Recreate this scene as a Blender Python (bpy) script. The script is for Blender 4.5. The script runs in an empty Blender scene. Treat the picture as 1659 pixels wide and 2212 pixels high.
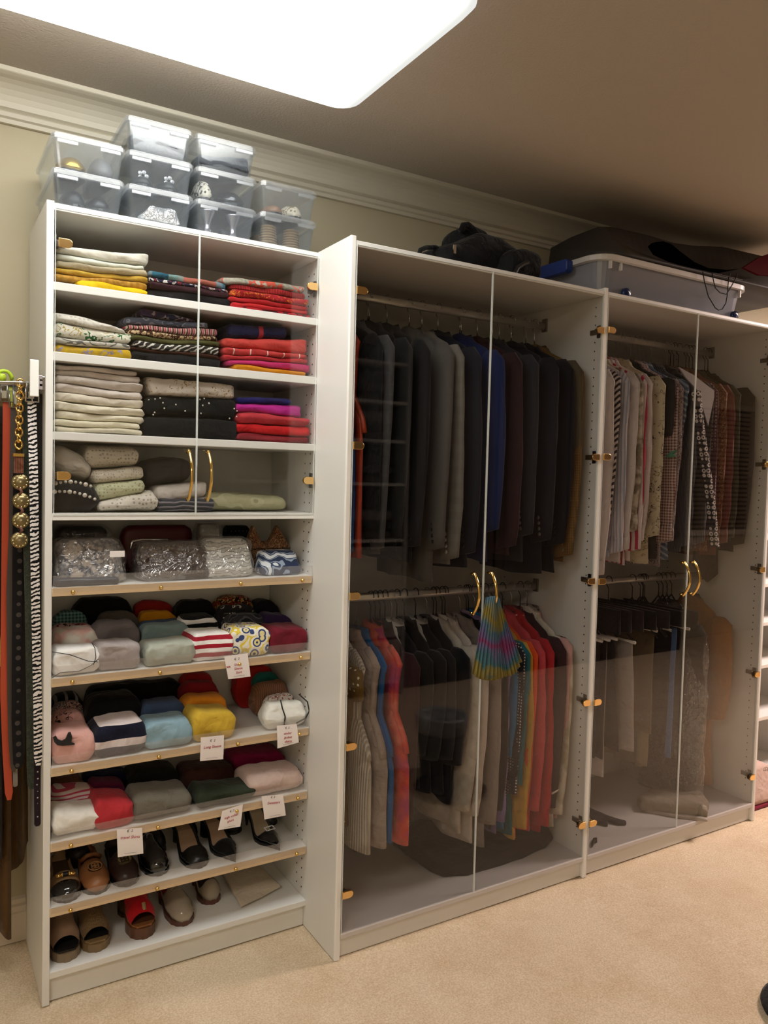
import bpy, math, random
from mathutils import Vector, Matrix, noise

# ---------------------------------------------------------------- camera
C = bpy.context.scene.collection
CAM = Vector((-0.3149, -2.2553, 1.4909))
YAW, PITCH, ROLL, FPX = 0.5426, -0.0452, 0.0256, 1677.76
FWD = Vector((math.sin(YAW)*math.cos(PITCH), math.cos(YAW)*math.cos(PITCH), math.sin(PITCH)))
_r0 = Vector((math.cos(YAW), -math.sin(YAW), 0)); _u0 = _r0.cross(FWD)
RT = _r0*math.cos(ROLL) + _u0*math.sin(ROLL)
UP = -_r0*math.sin(ROLL) + _u0*math.cos(ROLL)
cd = bpy.data.cameras.new('camera'); co = bpy.data.objects.new('camera', cd); C.objects.link(co)
co.matrix_world = Matrix(((RT.x, UP.x, -FWD.x, CAM.x), (RT.y, UP.y, -FWD.y, CAM.y), (RT.z, UP.z, -FWD.z, CAM.z), (0, 0, 0, 1)))
cd.sensor_fit = 'HORIZONTAL'; cd.sensor_width = 36.0; cd.lens = FPX*36.0/1659.0; cd.clip_start = 0.02
bpy.context.scene.camera = co

def at(px, py, v, ax=1):
    """world point seen at photo pixel (px,py) lying on the plane coordinate[ax]=v (measuring aid)"""
    d = FWD*FPX + RT*(px-829.5) - UP*(py-1106)
    return CAM + d*((v-CAM[ax])/d[ax])

# ---------------------------------------------------------------- world, light, exposure
sc = bpy.context.scene
sc.view_settings.view_transform = 'Standard'; sc.view_settings.look = 'None'
sc.view_settings.gamma = 1.0; sc.view_settings.use_curve_mapping = False
sc.view_settings.exposure = 0.45
sc.cycles.use_denoising = True
sc.cycles.max_bounces = 8; sc.cycles.transparent_max_bounces = 24; sc.cycles.diffuse_bounces = 4; sc.cycles.glossy_bounces = 4
sc.cycles.sample_clamp_indirect = 6.0
w = bpy.data.worlds.new('world'); sc.world = w; w.use_nodes = True
w.node_tree.nodes['Background'].inputs[0].default_value = (1.0, .93, .84, 1); w.node_tree.nodes['Background'].inputs[1].default_value = 0.05
LIGHT_E = 7.5          # emission of the fluorescent diffuser
def area(name, loc, rot, sx, sy, power, col):
    l = bpy.data.lights.new(name, 'AREA'); l.shape = 'RECTANGLE'; l.size = sx; l.size_y = sy; l.energy = power; l.color = col
    o = bpy.data.objects.new(name, l); o.location = loc; o.rotation_euler = rot; C.objects.link(o); return o
# second ceiling lamp further into the room (out of the frame on the right, over the next bay)
area('ceiling_lamp_light', (4.3, -.82, 2.56), (0, 0, 0), 1.2, .5, 88, (1.0, .80, .74))
# fill light added behind the camera on the left; no lamp known there
area('rear_fill_light', (-1.15, -2.2, 2.50), (0, 0, 0), .9, .6, 20, (1.0, .93, .86))

R = random.Random(7)
# ---------------------------------------------------------------- materials
def lin(h):
    if isinstance(h, (tuple, list)): return tuple(h)+(1,) if len(h) == 3 else tuple(h)
    r = [int(h[i:i+2], 16)/255 for i in (0, 2, 4)]
    return tuple((c/12.92 if c <= .04045 else ((c+.055)/1.055)**2.4) for c in r)+(1,)
_mats = {}
def nodes(name):
    m = bpy.data.materials.new(name); m.use_nodes = True; nt = m.node_tree; nt.nodes.clear()
    out = nt.nodes.new('ShaderNodeOutputMaterial'); return m, nt, out
def pb(nt, out, rough=.5, metal=0, spec=.5):
    b = nt.nodes.new('ShaderNodeBsdfPrincipled'); b.inputs['Roughness'].default_value = rough
    b.inputs['Metallic'].default_value = metal; b.inputs['Specular IOR Level'].default_value = spec
    nt.links.new(b.outputs[0], out.inputs[0]); return b
def plain(h, rough=.5, metal=0, spec=.5, bump=0, bscale=200, coat=0, mottle=0):
    k = ('p', h, rough, metal, spec, bump, bscale, coat, mottle)
    if k in _mats: return _mats[k]
    m, nt, out = nodes('surface'); b = pb(nt, out, rough, metal, spec); b.inputs['Base Color'].default_value = lin(h)
    b.inputs['Coat Weight'].default_value = coat
    if bump or mottle:
        tc = nt.nodes.new('ShaderNodeTexCoord'); n = nt.nodes.new('ShaderNodeTexNoise'); n.inputs['Scale'].default_value = bscale
        n.inputs['Detail'].default_value = 3
        nt.links.new(tc.outputs['Object'], n.inputs['Vector'])
        if bump:
            bu = nt.nodes.new('ShaderNodeBump'); bu.inputs['Strength'].default_value = bump; bu.inputs['Distance'].default_value = .002
            nt.links.new(n.outputs['Fac'], bu.inputs['Height']); nt.links.new(bu.outputs[0], b.inputs['Normal'])
        if mottle:
            n2 = nt.nodes.new('ShaderNodeTexNoise'); n2.inputs['Scale'].default_value = bscale; n2.inputs['Detail'].default_value = 4
            nt.links.new(tc.outputs['Object'], n2.inputs['Vector'])
            mx = nt.nodes.new('ShaderNodeMix'); mx.data_type = 'RGBA'
            c = lin(h); mx.inputs[6].default_value = tuple(x*(1-mottle) for x in c[:3])+(1,); mx.inputs[7].default_value = tuple(min(1, x*(1+mottle)) for x in c[:3])+(1,)
            nt.links.new(n2.outputs['Fac'], mx.inputs[0]); nt.links.new(mx.outputs[2], b.inputs['Base Color'])
    _mats[k] = m; return m

def cloth(kind, *cols, s=1.0, ax='z', rough=.9, dist=0.0, stops=None, weave=.6, rot=None):
    """procedural fabric. kind: plain stripe grid dots floral swirl zebra lace rib tweed blotch flower ; s = pattern size in metres"""
    k = ('c', kind, cols, s, ax, rough, dist, tuple(stops or ()), weave, rot)
    if k in _mats: return _mats[k]
    m, nt, out = nodes('fabric'); N = nt.nodes.new; L = nt.links.new
    b = pb(nt, out, rough, 0, .25); b.inputs['Sheen Weight'].default_value = .08
    tc = N('ShaderNodeTexCoord'); vec = tc.outputs['Object']
    if rot is not None:
        mp = N('ShaderNodeMapping'); mp.inputs['Rotation'].default_value = rot; L(vec, mp.inputs[0]); vec = mp.outputs[0]
    if dist:
        nz = N('ShaderNodeTexNoise'); nz.inputs['Scale'].default_value = 12; L(vec, nz.inputs['Vector'])
        sb = N('ShaderNodeVectorMath'); sb.operation = 'SUBTRACT'; L(nz.outputs['Color'], sb.inputs[0]); sb.inputs[1].default_value = (.5, .5, .5)
        scn = N('ShaderNodeVectorMath'); scn.operation = 'SCALE'; L(sb.outputs[0], scn.inputs[0]); scn.inputs['Scale'].default_value = dist
        ad = N('ShaderNodeVectorMath'); ad.operation = 'ADD'; L(vec, ad.inputs[0]); L(scn.outputs[0], ad.inputs[1]); vec = ad.outputs[0]
    def math_(op, a, b_=None, cst=None):
        n = N('ShaderNodeMath'); n.operation = op; L(a, n.inputs[0])
        if b_ is not None: L(b_, n.inputs[1])
        if cst is not None: n.inputs[1].default_value = cst
        return n.outputs[0]
    def comp(a):
        sp = N('ShaderNodeSeparateXYZ'); L(vec, sp.inputs[0]); return sp.outputs['xyz'.index(a)]
    def ramp(fac, colors, st=None, interp='CONSTANT'):
        r = N('ShaderNodeValToRGB'); r.color_ramp.interpolation = interp; e = r.color_ramp.elements
        n = len(colors); st = st or [i/n for i in range(n)]
        while len(e) < n: e.new(1.0)
        for i in range(n): e[i].position = st[i]; e[i].color = lin(colors[i])
        L(fac, r.inputs[0]); return r.outputs[0]
    hgt = None; col = None
    if kind == 'stripe':
        f = math_('FRACT', math_('MULTIPLY', comp(ax), cst=1/s)); col = ramp(f, cols, stops)
    elif kind == 'grid':
        a, c = (ax[0], ax[1]) if len(ax) > 1 else ('x', 'z')
        f1 = math_('LESS_THAN', math_('FRACT', math_('MULTIPLY', comp(a), cst=1/s)), cst=.5)
        f2 = math_('LESS_THAN', math_('FRACT', math_('MULTIPLY', comp(c), cst=1/s)), cst=.5)
        f = math_('MULTIPLY', math_('ADD', f1, f2), cst=.499)
        mid = cols[2] if len(cols) > 2 else tuple((p+q)/2 for p, q in zip(lin(cols[0])[:3], lin(cols[1])[:3]))
        col = ramp(f, (cols[0], mid, cols[1]), [0, .3, .8])
    elif kind in ('dots', 'floral', 'lace', 'flower'):
        v = N('ShaderNodeTexVoronoi'); v.inputs['Scale'].default_value = 1/s; L(vec, v.inputs['Vector'])
        v.inputs['Randomness'].default_value = {'dots': .15, 'floral': 1, 'lace': .45, 'flower': .8}[kind]
        if kind == 'floral':
            v.feature = 'SMOOTH_F1' if False else 'F1'
            sp = N('ShaderNodeSeparateColor'); L(v.outputs['Color'], sp.inputs[0]); n_ = N('ShaderNodeTexNoise'); n_.inputs['Scale'].default_value = 2/s; L(vec, n_.inputs['Vector'])
            f = math_('FRACT', math_('ADD', math_('MULTIPLY', n_.outputs['Fac'], cst=2.2), sp.outputs[0])); col = ramp(f, cols, stops)
        else:
            col = ramp(v.outputs['Distance'], cols, stops or ([0, .28] if len(cols) == 2 else None)); hgt = v.outputs['Distance']
    elif kind in ('swirl', 'zebra'):
        wv = N('ShaderNodeTexWave'); wv.wave_type = 'RINGS' if kind == 'swirl' else 'BANDS'
        wv.bands_direction = 'Z'; wv.inputs['Scale'].default_value = .3/s; wv.inputs['Distortion'].default_value = 9 if kind == 'swirl' else 5
        wv.inputs['Detail'].default_value = 2; wv.inputs['Detail Scale'].default_value = 1.2 if kind == 'swirl' else 2; L(vec, wv.inputs['Vector'])
        col = ramp(wv.outputs['Fac'], cols, stops)
    elif kind == 'blotch':
        n_ = N('ShaderNodeTexNoise'); n_.inputs['Scale'].default_value = 1/s; n_.inputs['Detail'].default_value = 2.5; L(vec, n_.inputs['Vector'])
        mr = N('ShaderNodeMapRange'); mr.inputs[1].default_value = .3; mr.inputs[2].default_value = .7; L(n_.outputs['Fac'], mr.inputs[0])
        col = ramp(mr.outputs[0], cols, stops, 'LINEAR')
    elif kind == 'rib':
        f = math_('FRACT', math_('MULTIPLY', comp(ax), cst=1/s)); hgt = math_('PINGPONG', f, cst=.5); col = ramp(f, (cols[0], cols[1] if len(cols) > 1 else cols[0]), [0, .6], 'EASE')
    if col is None:
        n_ = N('ShaderNodeTexNoise'); n_.inputs['Scale'].default_value = 60 if kind == 'plain' else 350; n_.inputs['Detail'].default_value = 4; L(vec, n_.inputs['Vector'])
        c = lin(cols[0]); c2 = lin(cols[1]) if len(cols) > 1 else tuple(min(1, x*1.07+.0004) for x in c[:3])+(1,)
        mx = N('ShaderNodeMix'); mx.data_type = 'RGBA'; mx.inputs[6].default_value = c if len(cols) > 1 else tuple(x*.9 for x in c[:3])+(1,); mx.inputs[7].default_value = c2
        L(n_.outputs['Fac'], mx.inputs[0]); col = mx.outputs[2]
    L(col, b.inputs['Base Color'])
    n1 = N('ShaderNodeTexNoise'); n1.inputs['Scale'].default_value = 22; n1.inputs['Detail'].default_value = 2.2; n1.inputs['Distortion'].default_value = .6; L(tc.outputs['Object'], n1.inputs['Vector'])
    bu = N('ShaderNodeBump'); bu.inputs['Strength'].default_value = weave; bu.inputs['Distance'].default_value = .016; L(n1.outputs['Fac'], bu.inputs['Height'])
    nrm = bu.outputs[0]
    if hgt is not None:
        b2 = N('ShaderNodeBump'); b2.inputs['Strength'].default_value = .8; b2.inputs['Distance'].default_value = .003; L(hgt, b2.inputs['Height']); L(nrm, b2.inputs['Normal']); nrm = b2.outputs[0]
    L(nrm, b.inputs['Normal'])
    _mats[k] = m; return m

def sheet(name, tint, f0, haze=0, hz_col=(1, 1, 1), rough=0.02, bump=0, bscale=40, graze=.55):
    """clear sheet: transparent + mirror reflection growing at grazing angles + a little milky haze"""
    k = ('s', name)
    if k in _mats: return _mats[k]
    m, nt, out = nodes(name); N = nt.nodes.new; L = nt.links.new
    tr = N('ShaderNodeBsdfTransparent'); tr.inputs[0].default_value = tuple(tint)+(1,)
    gl = N('ShaderNodeBsdfGlossy'); gl.inputs['Roughness'].default_value = rough; gl.inputs[0].default_value = (1, 1, 1, 1)
    lw = N('ShaderNodeLayerWeight'); lw.inputs[0].default_value = .5
    p = N('ShaderNodeMath'); p.operation = 'POWER'; L(lw.outputs['Facing'], p.inputs[0]); p.inputs[1].default_value = 4
    ma = N('ShaderNodeMath'); ma.operation = 'MULTIPLY_ADD'; L(p.outputs[0], ma.inputs[0]); ma.inputs[1].default_value = graze; ma.inputs[2].default_value = f0
    base = tr.outputs[0]
    if haze:
        df = N('ShaderNodeBsdfDiffuse'); df.inputs[0].default_value = tuple(hz_col)+(1,)
        tl = N('ShaderNodeBsdfTranslucent'); tl.inputs[0].default_value = tuple(hz_col)+(1,)
        a = N('ShaderNodeMixShader'); a.inputs[0].default_value = .5; L(df.outputs[0], a.inputs[1]); L(tl.outputs[0], a.inputs[2])
        h = N('ShaderNodeMixShader'); h.inputs[0].default_value = haze; L(base, h.inputs[1]); L(a.outputs[0], h.inputs[2]); base = h.outputs[0]
    mx = N('ShaderNodeMixShader'); L(ma.outputs[0], mx.inputs[0]); L(base, mx.inputs[1]); L(gl.outputs[0], mx.inputs[2]); L(mx.outputs[0], out.inputs[0])
    if bump:
        tc = N('ShaderNodeTexCoord'); n_ = N('ShaderNodeTexNoise'); n_.inputs['Scale'].default_value = bscale; n_.inputs['Detail'].default_value = 2; n_.inputs['Distortion'].default_value = 1.5; L(tc.outputs['Object'], n_.inputs['Vector'])
        bu = N('ShaderNodeBump'); bu.inputs['Strength'].default_value = bump; bu.inputs['Distance'].default_value = .02; L(n_.outputs['Fac'], bu.inputs['Height']); L(bu.outputs[0], gl.inputs['Normal'])
    _mats[k] = m; return m

WHITE = plain('e3e2de', .38, bump=.03, bscale=300)
WHITE_EDGE = plain('ecebe7', .35)
STRIP = plain('d9c09c', .4)
GOLD = plain('e8c274', .13, 1)
GOLDP = plain('efc684', .2, 1)
CHROME = plain('c9c9c9', .16, 1)
STEEL = plain('8f8d8a', .3, 1)
ROD = plain('cfcbc6', .25, .6)
BLACKP = plain('0c0c0d', .4)
HOLE = plain('2a2622', .8)
GLASS = sheet('door_glass', (.905, .90, .892), .026)
GLASS_SHELF = sheet('shelf_glass', (.965, .96, .95), .03)
ACRYL = sheet('acrylic', (.96, .95, .94), .03, haze=.10, hz_col=(.9, .86, .84))
GEDGE = plain('dfe4e0', .15, spec=.8)
TUB = sheet('tub_plastic', (.93, .95, .97), .05, haze=.10, hz_col=(.58, .63, .68), rough=.12)
LIDM = sheet('lid_plastic', (.95, .96, .97), .06, haze=.2, hz_col=(.74, .77, .80), rough=.15)
WRAP = sheet('plastic_wrap', (.96, .96, .96), .13, haze=.06, hz_col=(.8, .8, .8), rough=.07, bump=1.0, bscale=28)

# ---------------------------------------------------------------- mesh helpers
class MB:
    def __init__(s): s.v = []; s.f = []; s.mi = []; s.cur = 0
    def add(s, vs, fs):
        o = len(s.v); s.v += [tuple(v) for v in vs]; s.f += [tuple(i+o for i in f) for f in fs]; s.mi += [s.cur]*len(fs)
    def box(s, a, b):
        (x0, y0, z0), (x1, y1, z1) = a, b
        s.add([(x0, y0, z0), (x1, y0, z0), (x1, y1, z0), (x0, y1, z0), (x0, y0, z1), (x1, y0, z1), (x1, y1, z1), (x0, y1, z1)],
              [(0, 3, 2, 1), (4, 5, 6, 7), (0, 1, 5, 4), (1, 2, 6, 5), (2, 3, 7, 6), (3, 0, 4, 7)])
    def rings(s, rs, cap0=True, cap1=True, closed=True):
        n = len(rs[0]); vs = [p for r in rs for p in r]; fs = []
        for i in range(len(rs)-1):
            for j in range(n if closed else n-1):
                k = (j+1) % n; fs.append((i*n+j, i*n+k, (i+1)*n+k, (i+1)*n+j))
        if cap0: fs.append(tuple(reversed(range(n))))
        if cap1: fs.append(tuple(range((len(rs)-1)*n, len(rs)*n)))
        s.add(vs, fs)
    def tube(s, pts, r, n=8, caps=True):
        pts = [Vector(p) for p in pts]; rs = []; up = None
        for i, p in enumerate(pts):
            d = (pts[min(i+1, len(pts)-1)]-pts[max(i-1, 0)]).normalized()
            if up is None: up = Vector((0, 0, 1)) if abs(d.z) < .9 else Vector((1, 0, 0))
            a = d.cross(up).normalized(); up = a.cross(d).normalized(); rr = r[i] if isinstance(r, (list, tuple)) else r
            rs.append([p+a*math.cos(t*2*math.pi/n)*rr+up*math.sin(t*2*math.pi/n)*rr for t in range(n)])
        s.rings(rs, caps, caps)
    def lathe(s, c, prof, n=16, axis='z'):
        rs = []
        for r_, h in prof:
            ring = []
            for t in range(n):
                a = 2*math.pi*t/n; q = (r_*math.cos(a), r_*math.sin(a), h)
                if axis == 'y': q = (q[0], q[2], q[1])
                if axis == 'x': q = (q[2], q[0], q[1])
                ring.append((c[0]+q[0], c[1]+q[1], c[2]+q[2]))
            rs.append(ring)
        s.rings(rs)
    def prism(s, poly, y0, y1, plane='xz'):
        def P(a, b, c):
            return {'xz': (a, c, b), 'xy': (a, b, c), 'yz': (c, a, b)}[plane]
        s.rings([[P(a, b, y0) for a, b in poly], [P(a, b, y1) for a, b in poly]])

def link(name, mb, mat, parent=None, smooth=False, origin=None, bevel=0):
    me = bpy.data.meshes.new(name)
    o = bpy.data.objects.new(name, me)
    vs = mb.v
    if origin is None and parent is None:
        xs = [v[0] for v in vs]; ys = [v[1] for v in vs]; zs = [v[2] for v in vs]
        origin = ((min(xs)+max(xs))/2, (min(ys)+max(ys))/2, min(zs))
    if parent is not None:
        origin = parent['_o'] if '_o' in parent.keys() else (0, 0, 0)
    if origin is None: origin = (0, 0, 0)
    me.from_pydata([(v[0]-origin[0], v[1]-origin[1], v[2]-origin[2]) for v in vs], [], mb.f)
    for m in (mat if isinstance(mat, (list, tuple)) else [mat]): me.materials.append(m)
    if any(mb.mi): me.polygons.foreach_set('material_index', mb.mi)
    if smooth: me.polygons.foreach_set('use_smooth', [True]*len(me.polygons))
    me.update()
    if parent is not None: o.parent = parent; o['_o'] = origin
    else: o.location = origin; o['_o'] = origin
    if bevel:
        b = o.modifiers.new('bevel', 'BEVEL'); b.width = bevel; b.segments = 2; b.limit_method = 'ANGLE'
    C.objects.link(o); return o
def thing(name, label, cat, loc=(0, 0, 0), group=None):
    o = bpy.data.objects.new(name, None); o.empty_display_size = .05; C.objects.link(o); o.location = loc; o['_o'] = tuple(loc)
    o['label'] = label; o['category'] = cat
    if group: o['group'] = group
    return o
def tag(o, label, cat, group=None):
    o['label'] = label; o['category'] = cat
    if group: o['group'] = group
    return o
def struct(name, mb, mat, **k):
    o = link(name, mb, mat, **k); o['kind'] = 'structure'; return o
def bx(a, b):
    m = MB(); m.box(a, b); return m
def nz(x, y, z): return noise.noise(Vector((x, y, z)))
def sup(c, p): return math.copysign(abs(c)**p, c)

# ---------------------------------------------------------------- dimensions (metres)
T = .019; H = 2.2; W1 = .7826; W2 = 1.8346; W3 = 2.8756; D = .2085; YW = .377; ZC = 2.634; BK = .357; ZB = 2.515
# ---------------------------------------------------------------- room shell
def carpet():
    m, nt, out = nodes('carpet'); N = nt.nodes.new; L = nt.links.new; b = pb(nt, out, .95, 0, .1)
    tc = N('ShaderNodeTexCoord')
    a = N('ShaderNodeTexNoise'); a.inputs['Scale'].default_value = 190; a.inputs['Detail'].default_value = 3; L(tc.outputs['Object'], a.inputs['Vector'])
    c = N('ShaderNodeTexNoise'); c.inputs['Scale'].default_value = 3.5; c.inputs['Detail'].default_value = 6; c.inputs['Roughness'].default_value = .7; L(tc.outputs['Object'], c.inputs['Vector'])
    r = N('ShaderNodeValToRGB'); r.color_ramp.elements[0].color = lin('c9b596'); r.color_ramp.elements[0].position = .33; r.color_ramp.elements[1].color = lin('e2d0b6'); r.color_ramp.elements[1].position = .68
    L(a.outputs['Fac'], r.inputs[0])
    r2 = N('ShaderNodeValToRGB'); r2.color_ramp.elements[0].color = lin('cdb290'); r2.color_ramp.elements[0].position = .36; r2.color_ramp.elements[1].color = lin('ffffff'); r2.color_ramp.elements[1].position = .56
    L(c.outputs['Fac'], r2.inputs[0])
    mx = N('ShaderNodeMix'); mx.data_type = 'RGBA'; mx.blend_type = 'MULTIPLY'; mx.inputs[0].default_value = .28; L(r.outputs[0], mx.inputs[6]); L(r2.outputs[0], mx.inputs[7]); L(mx.outputs[2], b.inputs['Base Color'])
    bu = N('ShaderNodeBump'); bu.inputs['Strength'].default_value = .7; bu.inputs['Distance'].default_value = .004; L(a.outputs['Fac'], bu.inputs['Height']); L(bu.outputs[0], b.inputs['Normal']); return m
RX0, RX1, RY0 = -1.9, 7.6, -3.05
m = MB(); nx, ny = 60, 40
vs = []; fs = []
for j in range(ny+1):
    for i in range(nx+1):
        x = RX0+(RX1-RX0)*i/nx; y = RY0+(YW-RY0)*j/ny; vs.append((x, y, -.003+.002*nz(x*3, y*3, 0)))
for j in range(ny):
    for i in range(nx): fs.append((j*(nx+1)+i, j*(nx+1)+i+1, (j+1)*(nx+1)+i+1, (j+1)*(nx+1)+i))
m.add(vs, fs); struct('floor', m, carpet(), smooth=True)
WALL = plain('b9b096', .85, bump=.25, bscale=160); CEIL = plain('b2a99c', .9, bump=.9, bscale=130); TRIM = plain('cdc7b6', .5)
struct('wall_back', bx((RX0, YW, 0), (RX1, YW+.1, ZC+.1)), WALL)
struct('ceiling', bx((RX0, RY0, ZC), (RX1, YW, ZC+.1)), CEIL)
struct('wall_left', bx((RX0-.1, RY0, 0), (RX0, YW, ZC)), WALL)
struct('wall_right', bx((RX1, RY0, 0), (RX1+.1, YW, ZC)), WALL)
m = MB()
WX0, WX1, WZ0, WZ1 = 6.0, 7.1, 1.0, 2.3
for a, b in [((RX0, RY0-.1, 0), (WX0, RY0, ZC)), ((WX1, RY0-.1, 0), (RX1, RY0, ZC)), ((WX0, RY0-.1, 0), (WX1, RY0, WZ0)), ((WX0, RY0-.1, WZ1), (WX1, RY0, ZC))]: m.box(a, b)
struct('wall_front', m, WALL)
def crown(name, p0, p1, nrm):
    """cornice profile swept from p0 to p1; nrm points into the room"""
    z0 = ZB-ZC; prof = [(0, z0), (.014, z0), (.016, z0+.012), (.024, z0+.016), (.026, z0+.028), (.018, z0+.034), (.03, z0+.04)]
    for k in range(7):
        a = k/6*math.pi/2; prof.append((.030+.075*(1-math.cos(a)), z0+.04+.062*math.sin(a)))
    prof += [(.118, -.014), (.121, -.012), (.121, 0), (0, 0)]
    mm = MB(); rs = []
    for p in (p0, p1): rs.append([(p[0]+nrm[0]*a, p[1]+nrm[1]*a, ZC+b) for a, b in prof])
    mm.rings(rs); return struct(name, mm, TRIM)
crown('trim_1', (RX0, YW), (RX1, YW), (0, -1)); crown('trim_2', (RX1, YW), (RX1, RY0), (-1, 0)); crown('trim_3', (RX0, YW), (RX0, RY0), (1, 0))
def base(name, a, b, nrm):
    prof = [(0, 0), (.016, 0), (.016, .09), (.012, .094), (.013, .112), (.007, .118), (.007, .132), (0, .14)]
    mm = MB(); mm.rings([[(p[0]+nrm[0]*q, p[1]+nrm[1]*q, z) for q, z in prof] for p in (a, b)]); return struct(name, mm, plain('d9cdbd', .5))
base('baseboard_back', (RX0, YW), (-T, YW), (0, -1)); base('baseboard_right', (RX1, YW), (RX1, RY0), (-1, 0))

# window behind the camera, seen only as a reflection in the right-hand doors
wt = bpy.data.objects.new('window_1', None); wt['kind'] = 'structure'; wt['_o'] = (0, 0, 0); C.objects.link(wt)
m = MB()
for a, b in [((WX0, -.1, WZ0), (WX0+.05, 0, WZ1)), ((WX1-.05, -.1, WZ0), (WX1, 0, WZ1)), ((WX0, -.1, WZ0), (WX1, .03, WZ0+.05)), ((WX0, -.1, WZ1-.05), (WX1, 0, WZ1))]:
    m.box((a[0], RY0+a[1], a[2]), (b[0], RY0+b[1], b[2]))
link('window_frame', m, TRIM, wt)
link('pane', bx((WX0+.05, RY0-.06, WZ0+.05), (WX1-.05, RY0-.055, WZ1-.05)), plain('1c2024', .1), wt)
for k in range(26):
    z = WZ0+.07+k*.045; mm = MB(); mm.rings([[(x, RY0-.035, z), (x, RY0-.03, z+.001), (x, RY0+.005, z+.026), (x, RY0, z+.025)] for x in (WX0+.06, WX1-.06)])
    link('blind_slat', mm, plain('b9aca0', .5), wt)

# ---------------------------------------------------------------- ceiling lamp
lt = thing('ceiling_light', 'large rectangular fluorescent ceiling light with glowing white lens', 'ceiling light', (.145, -.535, 2.53))
def rrect(x0, x1, y0, y1, r, n=5):
    p = []
    for cx, cy, a0 in ((x1-r, y1-r, 0), (x0+r, y1-r, 90), (x0+r, y0+r, 180), (x1-r, y0+r, 270)):
        for k in range(n+1):
            a = math.radians(a0+90*k/n); p.append((cx+r*math.cos(a), cy+r*math.sin(a)))
    return p
m = MB(); rs = []
for z, ins, r in ((2.632, .0, .03), (2.60, -.002, .035), (2.55, .0, .05), (2.535, .012, .06), (2.53, .035, .06)):
    rs.append([(x, y, z) for x, y in rrect(-.475+ins, .765-ins, -.845+ins, -.222-ins, r)])
m.rings(list(reversed(rs)))
em, nt, out = nodes('lamp_lens'); N = nt.nodes.new; L = nt.links.new; e = N('ShaderNodeEmission'); e.inputs[0].default_value = (1, 1, .955, 1); L(e.outputs[0], out.inputs[0])
tc = N('ShaderNodeTexCoord'); sp = N('ShaderNodeSeparateXYZ'); L(tc.outputs['Object'], sp.inputs[0])   # the tubes end short of the lens ends: glow fades there
ab = N('ShaderNodeMath'); ab.operation = 'ABSOLUTE'; L(sp.outputs[0], ab.inputs[0]); mr = N('ShaderNodeMapRange'); mr.interpolation_type = 'SMOOTHSTEP'; L(ab.outputs[0], mr.inputs[0])
mr.inputs[1].default_value = .42; mr.inputs[2].default_value = .60; mr.inputs[3].default_value = LIGHT_E; mr.inputs[4].default_value = .62; L(mr.outputs[0], e.inputs[1])
link('diffuser', m, em, lt, smooth=False)
link('housing', bx((-.46, -.83, 2.628), (.75, -.245, ZC)), plain('e8e6e0', .5), lt)
# ---------------------------------------------------------------- cabinets
def holes(name, parent, x, sgn, ys, z0, z1, step=.032, skip=()):
    mm = MB(); z = z0
    while z < z1:
        for y in ys:
            c = [(x, y+.0030*math.cos(t*math.pi/3), z+.0030*math.sin(t*math.pi/3)) for t in range(6)]; c2 = [(x+sgn*.0006, p[1], p[2]) for p in c]
            mm.rings([c, c2])
        z += step
    o = link(name, mm, HOLE, parent); o['kind'] = 'stuff'; return o
def panel(name, parent, a, b, mat=WHITE, bev=.0015): return link(name, bx(a, b), mat, parent, bevel=bev)
def hinge(parent, x, z, y, side, cross=True, half=False):
    """D-shaped gold glass-door hinge; side=+1 plate points to +x"""
    mm = MB(); L_, hh = .036, .0115; poly = [(0, -hh), (L_-.012, -hh)]
    for k in range(1, 8): a = -math.pi/2+math.pi*k/8; poly.append((L_-.012+.012*math.cos(a), hh*math.sin(a)))
    poly += [(L_-.012, hh), (0, hh)]
    poly = [(x+side*a, z+b) for a, b in poly]
    mm.prism(poly, y-.009, y-.001)
    h = link('hinge', mm, GOLDP, parent, bevel=.001)
    m2 = MB(); bx_ = x-side*.006
    m2.box((min(bx_, bx_+side*.004), y+.012, z-.024), (max(bx_, bx_+side*.004), y+.032, z+.024))
    m2.box((min(bx_, bx_+side*.01), y+.008, z-.009), (max(bx_, bx_+side*.01), y+.06, z+.009))
    m2.box((min(x, x+side*.02), y+.006, z-.008), (max(x, x+side*.02), y+.02, z+.008))
    link('mounting_plate', m2, STEEL, h, bevel=.001); return h
def bow(parent, x, z0, z1, y, out=.036, r=.0045):
    pts = [(x, y, z0+.012), (x, y-.012, z0+.006)]; n = 28
    for k in range(n+1):
        t = k/n; pts.append((x, y-.014-out*math.sin(math.pi*t)**.8, z0+(z1-z0)*t))
    pts += [(x, y-.012, z1-.006), (x, y, z1-.012)]
    mm = MB(); mm.tube(pts[2:-2], r, 10); mm.tube([(x, y-.001, z0+.006), (x, y-.017, z0+.006)], .004, 8); mm.tube([(x, y-.001, z1-.006), (x, y-.017, z1-.006)], .004, 8)
    return link('handle', mm, GOLD, parent, smooth=True)
def door(parent, x0, x1, z0, z1, y, mat=GLASS):
    g = link('glass_door', bx((x0, y, z0), (x1, y+.005, z1)), mat, parent)
    mm = MB(); mm.box((x0-.0004, y-.0003, z0), (x0+.0012, y+.0053, z1)); mm.box((x1-.0012, y-.0003, z0), (x1+.0004, y+.0053, z1)); mm.box((x0, y, z1-.001), (x1, y+.005, z1+.0006)); mm.box((x0, y, z0-.0006), (x1, y+.005, z0+.001))
    link('glass_edge', mm, GEDGE, g); return g
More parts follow.
